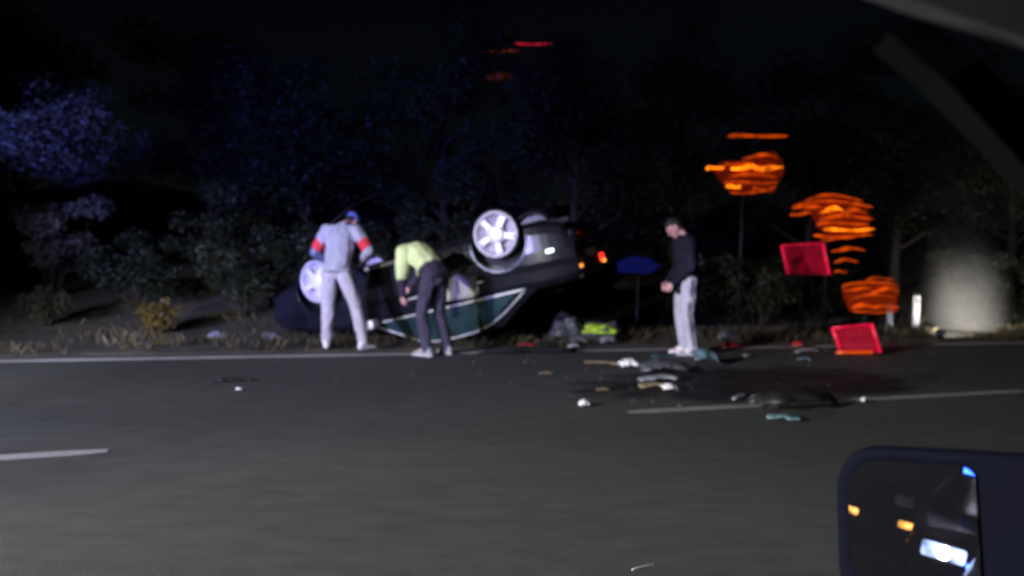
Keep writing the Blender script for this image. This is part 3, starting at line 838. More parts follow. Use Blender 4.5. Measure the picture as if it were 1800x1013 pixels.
m_skin = M('skin', (.56, .30, .28), .55, var=.12, vscale=9)
m_hairb = M('dark_hair', (.018, .014, .012), .6, var=.4, vscale=30, bump=.5)
m_jgrey = M('grey_jersey', (.34, .34, .42), .9, var=.12, vscale=7, bump=.25, bscale=30)
m_tgrey = M('light_grey_sweatpants', (.44, .42, .49), .9, var=.12, vscale=7, bump=.25, bscale=30)
m_bandred = M('red_sleeve_band', (.62, .03, .05), .85, var=.15)
m_slvblue = M('blue_sleeve', (.10, .14, .26), .9, var=.15, bump=.2)
m_capblue = M('blue_cap', (.08, .12, .42), .85, var=.2, bump=.2)
m_navy = M('navy_jacket', (.010, .010, .022), .85, spec=.2, var=.3, vscale=8, bump=.3, bscale=25)
m_dpants = M('dark_trousers', (.045, .042, .07), .9, var=.3, vscale=8, bump=.3, bscale=25)
m_hivis = M('hi_vis_fabric', (.64, .76, .36), .75, var=.10, vscale=8, bump=.35, bscale=20)
m_stripe = M('dark_stripe', (.13, .12, .17), .9, var=.2, bump=.2)
m_dtop = M('dark_purple_top', (.035, .026, .055), .9, var=.3, bump=.3)
m_shoew = M('white_shoe', (.74, .74, .74), .6, var=.1)
m_shoeg = M('grey_shoe', (.30, .30, .32), .6, var=.2)

# grey tracksuit, back to the camera, head bowed, one leg stepping to the right
J1 = dict(pelvis=(0, 0, 1.03), chest=(.11, 0, 1.42), neck=(.20, -.01, 1.585), head=(.33, -.05, 1.625), head_pitch=.95, head_yaw=-.3,
          sh_l=(.13, .21, 1.50), el_l=(.10, .35, 1.22), wr_l=(.28, .22, 1.09), sh_r=(.13, -.21, 1.50), el_r=(.12, -.38, 1.25), wr_r=(.30, -.22, 1.14),
          hip_l=(0, .10, .96), kn_l=(.02, .13, .53), an_l=(0, .13, .10), hip_r=(0, -.10, .96), kn_r=(.07, -.24, .53), an_r=(-.02, -.38, .105),
          toe_l=(1, .3), toe_r=(1, -.5), hem=.06)
p1, P, j1, t1 = person('person', 'person in light grey tracksuit with red sleeve bands and blue cap, back turned', (-2.235, 9.42, 0), R(78), J1,
                   dict(skin=m_skin, top=m_jgrey, trousers=m_tgrey, shoe=m_shoew, hair=m_hairb, cap=m_capblue), fat=1.12, fatt=1.12)
for s in 'lr':
    band('sleeve_band', P['sh_' + s], P['el_' + s], .56, .82, .082, .079, m_bandred, p1)
    band('sleeve_cuff', P['sh_' + s], P['el_' + s], .90, 1.0, .075, .074, m_slvblue if s == 'l' else m_jgrey, p1)
    band('lower_sleeve', P['el_' + s], P['wr_' + s], .05, .85, .073, .055, m_slvblue if s == 'l' else m_jgrey, p1)
grow('waistband', [[((.005, 0, .975), (.155, .198, .022)), ((.01, 0, 1.01), (.157, .20, .02))]], M('dark_grey_waistband', (.12, .12, .15), .9, var=.2), p1, .011, .004)

# lime vest, stooping to the left into the car
J2 = dict(pelvis=(-.02, 0, .97), chest=(.27, 0, 1.21), neck=(.44, 0, 1.27), head=(.56, 0, 1.20), head_pitch=1.15, head_yaw=0,
          sh_l=(.37, .19, 1.24), el_l=(.34, .23, .94), wr_l=(.40, .16, .70), sh_r=(.37, -.19, 1.24), el_r=(.50, -.24, .97), wr_r=(.68, -.20, .80),
          hip_l=(0, .10, .92), kn_l=(.09, .13, .50), an_l=(-.03, .15, .10), hip_r=(0, -.10, .92), kn_r=(.06, -.13, .50), an_r=(-.06, -.17, .10),
          toe_l=(1, .25), toe_r=(1, -.2), hem=.05)
p2, P, j2, t2 = person('person', 'person in lime hi-vis vest and dark trousers stooping beside the overturned car', (-.93, 8.92, 0), R(140), J2,
                   dict(skin=m_skin, top=m_dtop, trousers=m_dpants, shoe=m_shoeg, hair=m_hairb), .013)
upv = (P['chest'] - P['pelvis']).normalized(); tr = Matrix.Rotation(math.atan2(upv.x, upv.z), 3, 'Y')
vest = [[(P['pelvis'] + upv * .13 + V(0, 0, .02), (.145, .193, .03), tr), (P['chest'], (.153, .20, .12), tr), (P['chest'] + upv * .09, (.13, .185, .07), tr)]]
for s in 'lr':
    vest.append([(P['chest'] + upv * .08, .115), (P['sh_' + s], .098)])
    vest.append([(P['sh_' + s], .098), (P['sh_' + s].lerp(P['el_' + s], .55), .092), (P['sh_' + s].lerp(P['el_' + s], .92), .082)])
grow('hi_vis_vest', vest, m_hivis, p2, .011, .009, 11)

# navy jacket, standing side on, looking down at folded hands
J3 = dict(pelvis=(0, 0, .99), chest=(.03, 0, 1.34), neck=(.07, 0, 1.52), head=(.18, 0, 1.60), head_pitch=.80, head_yaw=.12,
          sh_l=(.05, .19, 1.43), el_l=(.02, .25, 1.12), wr_l=(.21, .10, .90), sh_r=(.05, -.19, 1.43), el_r=(.02, -.25, 1.12), wr_r=(.22, -.08, .91),
          hd_l=(.75, -.25, -.55), hd_r=(.75, .28, -.45), pn_l=(-.4, -.7, -.5), pn_r=(-.3, .8, -.5),
          hip_l=(0, .10, .93), kn_l=(.02, .11, .51), an_l=(-.05, .12, .10), hip_r=(0, -.10, .93), kn_r=(.03, -.10, .51), an_r=(-.03, -.10, .10),
          toe_l=(1, .15), toe_r=(1, -.15), hem=.19, curl=.95)
p3, P, j3, t3 = person('person', 'person in navy jacket and pale grey trousers standing with head bowed and hands clasped', (2.20, 9.32, .005), R(186), J3,
                   dict(skin=m_skin, top=m_navy, trousers=m_tgrey, shoe=m_shoew, hair=m_hairb), fat=1.12, fatt=1.15)

for s_, q in (('l', 1), ('r', -1)):
    off = Vector((.0, q * .066, 0))
    grow('trouser_stripe', [[(P['hip_' + s_] + off * 1.25, .034), (P['hip_' + s_].lerp(P['kn_' + s_], .5) + off * 1.15, .032), (P['kn_' + s_] + off * .95, .030), (P['an_' + s_] + off * .75 + V(0, 0, .03), .028)]], m_stripe, p3, .010, .008, 14)

# ------------------------------------------------------------------ debris on the road and verge
def shard(name, label, cat, loc, size, mat, rz=0.0, tilt=(0, 0), seed=1, bend=.0, th=.02, grp='crash debris on the road', nx=12, ny=7):
    """torn, curved sheet of broken bodywork lying on the ground"""
    r = random.Random(seed); L, W = size; bm = bmesh.new(); top = []; low = []
    for i in range(nx + 1):
        a = -1 + 2 * i / nx; rt = []; rl = []
        wl = W * (.5 + .18 * r.uniform(-1, 1)) * (1 - .35 * abs(a) ** 3); wo = W * .12 * r.uniform(-1, 1)
        for j in range(ny + 1):
            b = -1 + 2 * j / ny; x = a * L / 2 + r.uniform(-.04, .04) * L * (abs(b) > .9); y = b * wl + wo
            z = bend * (1 - a * a) + bend * .6 * (1 - b * b) + .02 * noise.noise(Vector((a * 2.2, b * 2.2, seed * 3.3))) * min(1, W * 6)
            rt.append(bm.verts.new((x, y, z + th))); rl.append(bm.verts.new((x, y, z)))
        top.append(rt); low.append(rl)
    for i in range(nx):
        for j in range(ny):
            bm.faces.new((top[i][j], top[i + 1][j], top[i + 1][j + 1], top[i][j + 1])); bm.faces.new((low[i][j + 1], low[i + 1][j + 1], low[i + 1][j], low[i][j]))
        bm.faces.new((top[i][0], low[i][0], low[i + 1][0], top[i + 1][0])); bm.faces.new((top[i][ny], top[i + 1][ny], low[i + 1][ny], low[i][ny]))
    for j in range(ny):
        bm.faces.new((top[0][j + 1], low[0][j + 1], low[0][j], top[0][j])); bm.faces.new((top[nx][j], low[nx][j], low[nx][j + 1], top[nx][j + 1]))
    bmesh.ops.rotate(bm, matrix=Matrix.Rotation(tilt[0], 3, 'X') @ Matrix.Rotation(tilt[1], 3, 'Y'), verts=bm.verts)
    mz = min(v.co.z for v in bm.verts)
    bmesh.ops.translate(bm, vec=(0, 0, -mz), verts=bm.verts)
    o = bmo(name, bm, mat, smooth=True); o.location = loc; o.rotation_euler = (0, 0, rz)
    tag(o, label, cat, grp); return o
Z = .009
def gp(px, py):   # where a sight line meets the road surface, worked out once for the list below
    d = fwd + right * (px - 900) / 1300 - up * (py - 506.5) / 1300; t = (Z - 1.22) / d.z
    return (d.x * t, d.y * t, Z)
DEB = [
    ('bumper_fragment', 'white torn bumper corner left of the feet of the person in navy jacket', 'debris', (1105, 647), (.26, .16), m_white, .3, (.25, .1), 1, .05, .02),
    ('trim_strip', 'long tan trim strip pointing left from the white bumper corner', 'debris', (1058, 640), (.42, .07), m_tan, -.25, (0, 0), 2, .01, .015),
    ('wing_panel', 'curved grey wing panel right of the white bumper corner', 'debris', (1165, 654), (.58, .26), m_grey, .15, (.2, 0), 3, .06, .02),
    ('panel_fragment', 'flat grey panel fragment in front of the curved grey wing panel', 'debris', (1160, 670), (.50, .16), m_greyp, .2, (.1, 0), 4, .03, .015),
    ('trim_strip', 'short tan strip below the curved grey wing panel', 'debris', (1150, 681), (.34, .10), m_tan, .12, (.15, 0), 5, .02, .012),
    ('plastic_fragment', 'white jagged fragment lowest of the heap near the navy jacket person', 'debris', (1176, 688), (.18, .10), m_white, .4, (.3, .1), 6, .03, .012),
    ('plastic_fragment', 'small white fragment alone on the road left of the lane dash', 'debris', (1026, 713), (.10, .08), m_white, .1, (.3, 0), 7, .02, .012),
    ('trim_strip', 'slim pale strip lying aslant just above the lane dash', 'debris', (1302, 701), (.30, .05), m_greyp, .75, (.1, 0), 8, .02, .012),
    ('plastic_fragment', 'pale grey lump on the lane dash', 'debris', (1334, 712), (.22, .10), m_greyp, .25, (.3, .1), 9, .05, .015),
    ('bumper_section', 'broad black bumper section lying across the lane dash', 'debris', (1395, 716), (.85, .30), m_black, .3, (.12, .03), 10, .07, .03),
    ('glass_fragment', 'teal glass sheet in front of the black bumper section', 'debris', (1378, 738), (.28, .14), m_teal, -.3, (.1, 0), 11, .02, .008),
    ('glass_fragment', 'crumpled blue green glass sheet right of the navy jacket person', 'debris', (1238, 640), (.36, .28), m_teal, .2, (.45, .1), 12, .06, .01),
    ('glass_fragment', 'blue glass sheet under the shoes of the navy jacket person', 'debris', (1172, 628), (.40, .22), m_teal, .1, (.05, 0), 13, .004, .004),
    ('lamp_fragment', 'red lamp lens fragment beyond the blue green glass', 'debris', (1285, 612), (.28, .14), m_redp, .3, (.35, 0), 14, .04, .012),
    ('lamp_fragment', 'red lamp lens fragment left of the red reflection on the road', 'debris', (1402, 612), (.20, .12), m_redp, .2, (.4, 0), 15, .04, .012),
    ('trim_strip', 'pale curved strip below the farther red lens fragment', 'debris', (1418, 620), (.42, .07), m_greyp, .35, (.2, 0), 16, .03, .012),
    ('plastic_fragment', 'small grey fragment right of the blue green glass', 'debris', (1312, 628), (.14, .07), m_greyp, .5, (.3, 0), 17, .02, .01),
    ('glass_fragment', 'small teal shard below the pale curved strip', 'debris', (1412, 634), (.18, .08), m_teal, .1, (.2, 0), 18, .02, .008),
    ('bumper_section', 'long black strip lying along the edge line below the overturned car', 'debris', (925, 620), (1.35, .16), m_black, .22, (.05, 0), 19, .02, .035),
    ('lamp_fragment', 'thin red strip on the black strip by the edge line', 'debris', (925, 616), (.22, .05), m_redp, .2, (.1, 0), 20, .02, .01),
    ('plastic_fragment', 'bright white sliver on the edge line below the car tail', 'debris', (1008, 609), (.20, .06), m_white, .5, (.3, 0), 21, .03, .01),
    ('trim_strip', 'thin pale sliver on the road below the car tail', 'debris', (960, 658), (.16, .025), m_tan, .1, (.2, 0), 22, .01, .008),
    ('trim_strip', 'thin yellowish sliver left of the white jagged fragment', 'debris', (1060, 687), (.14, .025), m_tan, .2, (.2, 0), 23, .01, .008),
    ('plastic_fragment', 'tiny pale chip in the lane left of the stooping person', 'debris', (420, 686), (.06, .03), m_white, .2, (.3, 0), 24, .01, .006),
    ('trim_strip', 'thin bright wire on the road at the bottom of the picture', 'debris', (1132, 998), (.13, .004), m_white, .5, (0, 0), 25, .004, .003),
    ('plastic_fragment', 'dark fragment on the road left of the grey tracksuit person', 'debris', (405, 670), (.42, .07), m_black, .25, (0, 0), 26, .01, .012),
    ('plastic_fragment', 'small bright chip on the right lane dash', 'debris', (1517, 706), (.07, .04), m_white, .6, (.4, 0), 27, .02, .008),
    ('plastic_fragment', 'dark lump beyond the edge line right of the navy jacket person', 'debris', (1275, 598), (.35, .2), m_grey, .3, (.3, 0), 28, .08, .02),
]
for nm, lab, cat, px, sz, mt, rz, tl, sd, bd, th in DEB:
    x, y, z = gp(*px)
    if (Vector((x, y, 0)).dot(N) - e_off) > .3: z = on_verge(x, y) + .01
    if lab.startswith('thin red strip'): z += .05
    shard(nm, lab, cat, (x, y, z), (sz[0] * .9, sz[1] * .8), mt, rz + TA - .25, tl, sd, bd, th)

# crumbs of safety glass and plastic: too many and too small to count
cv, cf = [], []
for _ in range(260):
    cx_, cy_ = rng.choices([(1190, 655), (1350, 660), (1000, 625), (1430, 625), (700, 640)], [4, 3, 2, 2, 1])[0]
    x, y, z = gp(cx_ + rng.gauss(0, 130), min(760, max(606, cy_ + rng.gauss(0, 26)))); s_ = rng.uniform(.003, .010); k = len(cv); a = rng.uniform(0, 6.28)
    cv += [(x + s_ * math.cos(a), y + s_ * math.sin(a), .002), (x + s_ * math.cos(a + 2.1), y + s_ * math.sin(a + 2.1), .002), (x + s_ * math.cos(a + 4.2), y + s_ * math.sin(a + 4.2), .002), (x, y, .002 + s_ * rng.uniform(.6, 1.5))]
    cf += [(k, k + 1, k + 3), (k + 1, k + 2, k + 3), (k + 2, k, k + 3)]
tag(pyd('glass_crumbs', cv, cf, m_greyp), 'crumbs of broken glass and plastic scattered over the lane', 'debris', kind='stuff')
# dark patch across the lane, fading out at its edges
def dark_patch():
    c = Vector(gp(1330, 672)); axu = (Vector(gp(1560, 655)) - Vector(gp(1120, 680))).normalized()
    v = [(0, 0, 0)]; K = 72
    for k in range(K):
        a = 2 * math.pi * k / K; rr = 1 + .18 * noise.noise(Vector((math.cos(a) * 1.6, math.sin(a) * 1.6, 4)))
        v.append((2.1 * rr * math.cos(a), 1.05 * rr * math.sin(a), 0))
    m = M('dark_patch_surface', (.022, .023, .030), .62, spec=.25, var=.4, vscale=2.5, bump=.2, bscale=30)
    n = m.node_tree.nodes; l = m.node_tree.links
    tc = n.new('ShaderNodeTexCoord'); mp = n.new('ShaderNodeMapping'); mp.inputs['Scale'].default_value = (1 / 2.1, 1 / 1.05, 1); l.new(tc.outputs['Object'], mp.inputs[0])
    gr = n.new('ShaderNodeTexGradient'); gr.gradient_type = 'SPHERICAL'; l.new(mp.outputs[0], gr.inputs[0])
    nz = n.new('ShaderNodeTexNoise'); nz.inputs['Scale'].default_value = 2.2; nz.inputs['Detail'].default_value = 7
    mp2 = n.new('ShaderNodeMapping'); mp2.inputs['Scale'].default_value = (.55, 1.6, 1); l.new(tc.outputs['Object'], mp2.inputs[0]); l.new(mp2.outputs[0], nz.inputs['Vector'])
    ad = n.new('ShaderNodeMath'); ad.operation = 'MULTIPLY_ADD'; ad.inputs[1].default_value = 1.25; l.new(nz.outputs['Fac'], ad.inputs[0]); l.new(gr.outputs['Fac'], ad.inputs[2])
    mr = n.new('ShaderNodeMapRange'); mr.inputs[1].default_value = .72; mr.inputs[2].default_value = 1.05; mr.inputs[4].default_value = .9; l.new(ad.outputs[0], mr.inputs[0])
    l.new(mr.outputs[0], n['Principled BSDF'].inputs['Alpha'])
    o = pyd('dark_patch', v, [(0, k + 1, (k + 1) % K + 1) for k in range(K)], m); o.location = (c.x, c.y, .006); o.rotation_euler = (0, 0, math.atan2(axu.y, axu.x))
    tag(o, 'broad dark patch on the road around the scattered debris', 'dark_patch')
dark_patch()

# things thrown out behind the tail, on the verge
def crumple(name, label, cat, loc, size, mat, seed, grp=None, parent=None):
    bm = bmesh.new(); bmesh.ops.create_icosphere(bm, subdivisions=3, radius=1)
    for v in bm.verts:
        q = v.co * 1.7 + Vector((seed * 3.1, 0, 0)); k = 1 + .45 * noise.noise(q) + .22 * noise.noise(q * 2.6)
        v.co = Vector((v.co.x * k * size[0], v.co.y * k * size[1], max(-.35, v.co.z * k) * size[2]))
    mz = min(v.co.z for v in bm.verts); bmesh.ops.translate(bm, vec=(0, 0, -mz), verts=bm.verts)
    o = bmo(name, bm, mat, parent, smooth=False); o.location = loc
    if label: tag(o, label, cat, grp)
    return o
def vp(px, py, Y):
    d = fwd + right * (px - 900) / 1300 - up * (py - 506.5) / 1300; t = Y / d.y
    return Vector((d.x * t, d.y * t, 1.22 + d.z * t))
b = vp(1050, 585, 10.9)
crumple('bag', 'dark grey bag lying on the verge under the lime cloth', 'bag', (b.x, b.y, on_verge(b.x, b.y) + .0), (.36, .24, .20), m_grey, 2)
crumple('cloth', 'crumpled lime green cloth on the dark bag behind the car tail', 'cloth', (b.x + .02, b.y - .13, on_verge(b.x, b.y) + .13), (.26, .12, .10), m_yel, 3)
for px, lab, sd in ((1018, 'pale plastic piece left of the lime cloth', 51), (1068, 'pale plastic piece below the lime cloth', 52)):
    q = vp(px, 590, 10.55); shard('plastic_fragment', lab, 'debris', (q.x, q.y, on_verge(q.x, q.y) + .01), (.24, .14), m_greyp, .2, (.5, 0), sd, .04, .012)
q = vp(1010, 540, 10.5); crumple('bag', 'dim grey bundle on the verge right under the raised tail', 'bag', (q.x - .1, q.y + .3, on_verge(q.x, q.y)), (.24, .2, .3), m_grey, 5)
# stones and scraps on the verge at left
for i, (px, py, s, mt) in enumerate([(330, 596, .10, m_grey), (382, 590, .14, m_greyp), (430, 597, .12, m_grey), (478, 592, .16, m_greyp), (520, 600, .10, m_grey), (255, 600, .09, m_grey), (560, 600, .12, m_grey)]):
    q = gp(px, py); lab = ['small stone on the verge', 'pale stone on the verge', 'grey stone on the verge', 'largest pale stone on the verge', 'small grey stone on the verge', 'smallest stone on the verge', 'stone half hidden on the verge'][i] + [' right of the yellow shrub', ', second stone from the yellow shrub', ', third stone from the yellow shrub', ' left of the car nose', ' close to the car nose', ' below the yellow shrub', ' behind the left shoe of the grey tracksuit person'][i]
    crumple('stone', lab, 'stone', (q[0], q[1], on_verge(q[0], q[1]) - .02), (s, s * .7, s * .5), mt, 10 + i, 'stones on the verge')

# ------------------------------------------------------------------ built window reflections, added lamps, posts and sign beyond the edge line
m_or1 = lamp_mat('orange_reflection_bright', (1, .20, .004), 1.7)
m_or2 = lamp_mat('orange_reflection_mid', (1, .10, .002), .36)
m_or3 = lamp_mat('orange_reflection_dim', (1, .07, .003), .009, .35)
m_rd1 = lamp_mat('red_reflection_edge', (1, .012, .07), .40)
m_rd2 = lamp_mat('red_reflection_face', (1, .012, .07), .06, .5)

def wavy_bar(pts_w, z0, th, seed, parent, mat, y=0.0, n=18, arch=0.0):
    """glowing bar with an uneven, blobby outline, for a window reflection"""
    r = random.Random(seed); x0, x1 = pts_w; bm = bmesh.new(); P_, Rr = [], []
    for i in range(n + 1):
        t = i / n; x = x0 + (x1 - x0) * t
        P_.append((x, y, z0 + arch * (1 - (2 * t - 1) ** 2) + .016 * math.sin(t * 6 + seed) + .03 * (t - .5) * r.uniform(.5, 1.2)))
        Rr.append(th * .50 * (.35 + .65 * math.sin(math.pi * min(1, t * .8 + .2)) + .25 * math.sin(t * 8 + seed)) * (.3 if i in (0, n) else 1))
    tube(bm, P_, Rr, 8); return bmo('reflection_bar', bm, mat, parent, smooth=True)

def hull_plate(name, outline, depth, mat, parent, y=.06):
    bm = bmesh.new(); n = len(outline)
    a = [bm.verts.new((x, y - depth / 2, z)) for x, z in outline]; b_ = [bm.verts.new((x, y + depth / 2, z)) for x, z in outline]
    bm.faces.new(a); bm.faces.new(b_[::-1])
    for i in range(n): bm.faces.new((a[i], b_[i], b_[(i + 1) % n], a[(i + 1) % n]))
    return bmo(name, bm, mat, parent)

def post(parent, h, r=.022, foot=.26, x=0.0):
    bm = bmesh.new(); tube(bm, [(x, .12, 0), (x, .12, h)], r, 8); bmo('post', bm, m_black2, parent, smooth=True)
    for k in range(3):
        bm = bmesh.new(); a = k * 2.094 + .5; tube(bm, [(x, .12, .32), (x + foot * math.cos(a), .12 + foot * math.sin(a), .012)], .012, 6); bmo('leg', bm, m_black2, parent)

def place(px, py, Y):
    p = vp(px, py, Y); return p, on_verge(p.x, p.y)

# upper window reflection, built as a dim many-sided plate with brighter glowing bars
m_or4 = lamp_mat('orange_reflection_inner', (1, .08, .002), .045, .4)
def reflection_bars(o, h, bars, seed, y=-.085):
    for i, (xa, xb, z, th, mt, ar) in enumerate(bars): wavy_bar((xa, xb), h + z, th, i + seed, o, mt, y - .012 * (i % 3), 18, ar)
Y = 13.0; p, gz = place(1310, 300, Y); k = Y / 1300
o = empty('orange_reflection', (p.x, p.y, gz), 0, 'uppermost orange window reflection, built as glowing bars with one above', 'window reflection', 'orange window reflections built as bars')
h = p.z - gz; post(o, h + .35)
l_ = hull_plate('lens', [(-.60, -.02), (-.44, .14), (.05, .16), (.45, .34), (.60, .18), (.64, -.02), (.54, -.24), (.48, -.36), (-.25, -.40), (-.42, -.22)], .05, m_or4, o, -.09); l_.location.z = h
reflection_bars(o, h, [(-.72, -.40, .0, .055, m_or1, .03), (-.40, .10, .08, .05, m_or2, .03), (-.30, .22, .02, .07, m_or1, .02), (.10, .62, .05, .075, m_or1, -.03), (-.36, .50, -.11, .055, m_or2, .02), (-.42, .52, -.21, .04, m_or2, -.02), (-.36, -.10, -.31, .055, m_or1, .02), (.1, .50, -.31, .05, m_or2, -.02), (-.30, .46, -.40, .03, m_or2, .01), (-.1, .52, .20, .05, m_or2, .05)], 1, -.125)
wavy_bar((-.34, .72), h + .58, .06, 20, o, m_or2, -.02, 18, .03)
# middle window reflection, built as a domed stack of bars
Y = 12.6; p, gz = place(1460, 385, Y); h = p.z - gz
o = empty('orange_reflection', (p.x, p.y, gz), 0, 'middle orange window reflection, built as a dome of bars above separate short bars', 'window reflection', 'orange window reflections built as bars')
post(o, h + .2)
l_ = hull_plate('lens', [(-.62, .24), (-.3, .36), (.2, .40), (.58, .26), (.66, 0), (.62, -.26), (.1, -.32), (-.2, -.16), (-.34, .1)], .08, m_or3, o, .0); l_.location.z = h
reflection_bars(o, h, [(-.48, .50, .30, .040, m_or2, .09), (-.66, .66, .18, .045, m_or2, .12), (-.70, -.2, .16, .06, m_or2, .04), (-.72, -.35, .06, .055, m_or2, .02), (-.22, .18, .11, .07, m_or1, .05), (.12, .55, .09, .07, m_or2, .05), (-.22, .70, .00, .055, m_or2, .04), (-.28, .60, -.10, .05, m_or2, .03), (-.16, .70, -.19, .05, m_or1, .01), (-.32, .70, -.28, .05, m_or2, -.02), (-.20, .30, -.34, .03, m_or2, 0),
                 (-.02, .56, -.53, .055, m_or2, .02), (.05, .46, -.72, .05, m_or2, .02), (.05, .28, -.89, .03, m_or2, 0)], 31)
# lowest window reflection, built as a small dome of bars
Y = 12.2; p, gz = place(1528, 515, Y); h = p.z - gz
o = empty('orange_reflection', (p.x, p.y, gz), 0, 'lowest orange window reflection, built as a small dome of bars left of the white posts', 'window reflection', 'orange window reflections built as bars')
post(o, h + .1, .02, .2)
m_or5 = lamp_mat('orange_reflection_low', (1, .11, .003), .24)
l_ = hull_plate('lens', [(-.45, .10), (.0, .22), (.38, .18), (.46, 0), (.42, -.3), (-.3, -.32), (-.4, -.1)], .08, m_or3, o, .0); l_.location.z = h
reflection_bars(o, h, [(-.10, .36, .20, .025, m_or5, .06), (-.50, .44, .10, .04, m_or5, .09), (-.48, .0, .04, .05, m_or5, .03), (-.02, .46, .02, .055, m_or2, .05), (-.36, .40, -.07, .035, m_or5, .03), (-.32, .10, -.23, .06, m_or2, .02), (.05, .46, -.24, .05, m_or5, .03), (-.3, .44, -.31, .025, m_or5, 0)], 51)

# red window reflections, built as glowing panels on stands
def red_reflection(px, py, Y, wd, ht, label, on_road):
    p = vp(px, py, Y); gz = .004 if on_road else on_verge(p.x, p.y)
    o = empty('red_reflection', (p.x, p.y, gz), R(2), label, 'red window reflection', 'red window reflections built as panels'); h = p.z - gz
    sh = .13
    q = [(-wd / 2 + sh / 2, h - ht / 2), (wd / 2 + sh / 2, h - ht / 2), (wd / 2 - sh / 2, h + ht / 2 + .03), (-wd / 2 - sh / 2, h + ht / 2 - .03)]
    hull_plate('reflection_face', q, .02, m_rd2, o, 0)
    for a, c in ((0, 3), (1, 2), (2, 3)):
        bm = bmesh.new(); tube(bm, [(q[a][0], -.02, q[a][1]), (q[c][0], -.02, q[c][1])], .021 if c != 3 or a == 0 else .012, 8); bmo('edge_tube', bm, m_rd1, o, smooth=True)
    if on_road:
        for x in (-wd / 2 + .1, wd / 2 + .02):
            bm = bmesh.new(); tube(bm, [(x, .02, h - ht / 2 + .03), (x, .02, .02)], .012, 6); tube(bm, [(x, -.12, .012), (x, .14, .012)], .011, 6); bmo('foot', bm, m_black2, o)
        bm = bmesh.new(); tube(bm, [(-wd / 2, -.03, .035), (wd / 2 - .05, -.03, .045)], .022, 8); bmo('base_glow', bm, m_or2, o, smooth=True)
    else:
        post(o, h, .018, .22)
red_reflection(1415, 456, 12.4, .70, .50, 'red window reflection built as a glowing panel raised below the middle orange one', False)
red_reflection(1504, 596, 9.6, .52, .34, 'red window reflection built as a glowing panel on the road at the edge line', True)

# white marker posts
for px, py, Y, hh, wd, lab in ((1609, 578, 13.7, .66, .115, 'taller white marker post left of the pale glow'), (1563, 582, 13.2, .52, .095, 'shorter white marker post left of the taller one')):
    p = vp(px, py, Y); gz = on_verge(p.x, p.y)
    o = empty('marker_post', (p.x, p.y, gz), R(-12), lab, 'marker post', 'white marker posts on the verge')
    bmo('post', box_bm(wd, .06, hh, (0, 0, hh / 2 - .03), .018, 3), m_white, o); bmo('reflector', box_bm(wd * .5, .012, .12, (0, -.036, hh * .8), .004, 1), m_greyp, o)
    bmo('cap', box_bm(wd * 1.04, .064, .05, (0, 0, hh - .015), .012, 2), m_black, o)

# blue arrow-ended sign behind the person in navy
p = vp(1123, 467, 12.6); gz = on_verge(p.x, p.y)
o = empty('road_sign', (p.x, p.y, gz), R(6), 'blue sign board with pointed right end left of the navy jacket person', 'sign'); h = p.z - gz
l_ = hull_plate('sign_face', [(-.36, -.13), (.2, -.13), (.38, .0), (.16, .12), (-.1, .16), (-.38, .06)], .02, m_blue, o, 0); l_.location.z = h
bm = bmesh.new(); tube(bm, [(0, .04, -.05), (0, .04, h)], .025, 8); bmo('post', bm, m_black2, o)

# faint window reflections, built as glowing bars on an added mast
Y = 26.0; p = vp(905, 100, Y)
o = empty('added_mast', (p.x, p.y, 0), 0, 'dim red and orange window reflections built as bars on an added mast', 'mast')
bm = bmesh.new(); tube(bm, [(0, .2, -.1), (0, .2, p.z + 1.0)], [.12, .06], 10); bmo('pole', bm, m_black2, o)
bm = bmesh.new(); tube(bm, [(-1.6, .15, p.z + .25), (1.5, .15, p.z + .45)], .05, 8); bmo('cross_arm', bm, m_black2, o)
m_far_red = lamp_mat('far_red_reflection', (1, .02, .05), .6); m_far_or = lamp_mat('far_orange_reflection', (1, .16, .02), .16); m_far_dim = lamp_mat('far_dim_reflection', (1, .16, .03), .03)
wavy_bar((0.0, 1.3), p.z + .45, .04, 71, o, m_far_red, 0); wavy_bar((-1.1, .2), p.z + .18, .07, 72, o, m_far_or, 0); wavy_bar((-1.0, .1), p.z - .70, .26, 73, o, m_far_dim, 0)
bm = bmesh.new(); tube(bm, [(-1.1, .15, p.z - .7), (.2, .15, p.z - .65)], .04, 8); bmo('cross_arm', bm, m_black2, o)

# small item on the verge built as an added lamp, to light the glow
p = Vector(gp(1665, 600)); gz = on_verge(p.x, p.y)
o = empty('added_ground_lamp', (p.x, p.y + .2, gz), R(0), 'small added lamp on the ground in front of the pale glow', 'window reflection')
bmo('housing', box_bm(.12, .10, .10, (0, 0, .12), .02, 2, None, Matrix.Rotation(R(-25), 3, 'X')), m_grey, o); bmo('bracket', box_bm(.14, .06, .05, (0, 0, .035), .01, 1), m_black2, o)
bmo('lens', box_bm(.09, .01, .07, (0, .058, .125), .004, 1, None, Matrix.Rotation(R(0), 3, 'X')), lamp_mat('added_lamp_lens', (1, .96, .88), 4), o)
def spot(name, loc, target, energy, col, angle, blend=.6, size=.05, parent=None):
    d = bpy.data.lights.new(name, 'SPOT'); d.energy = energy; d.color = col; d.spot_size = R(angle); d.spot_blend = blend; d.shadow_soft_size = size
    q = bpy.data.objects.new(name, d); COL.objects.link(q); q.location = loc
    q.rotation_euler = (Vector(target) - Vector(loc)).to_track_quat('-Z', 'Y').to_euler()
    if parent:
        bpy.context.view_layer.update(); mw = q.matrix_basis.copy(); q.parent = parent; q.matrix_parent_inverse = parent.matrix_world.inverted()
    return q
bpy.context.view_layer.update()
spot('added_ground_light', (p.x + .02, p.y + .30, gz + .15), (8.38, 13.7, .48), 1300, (1, .95, .88), 46, .9, .04, o)

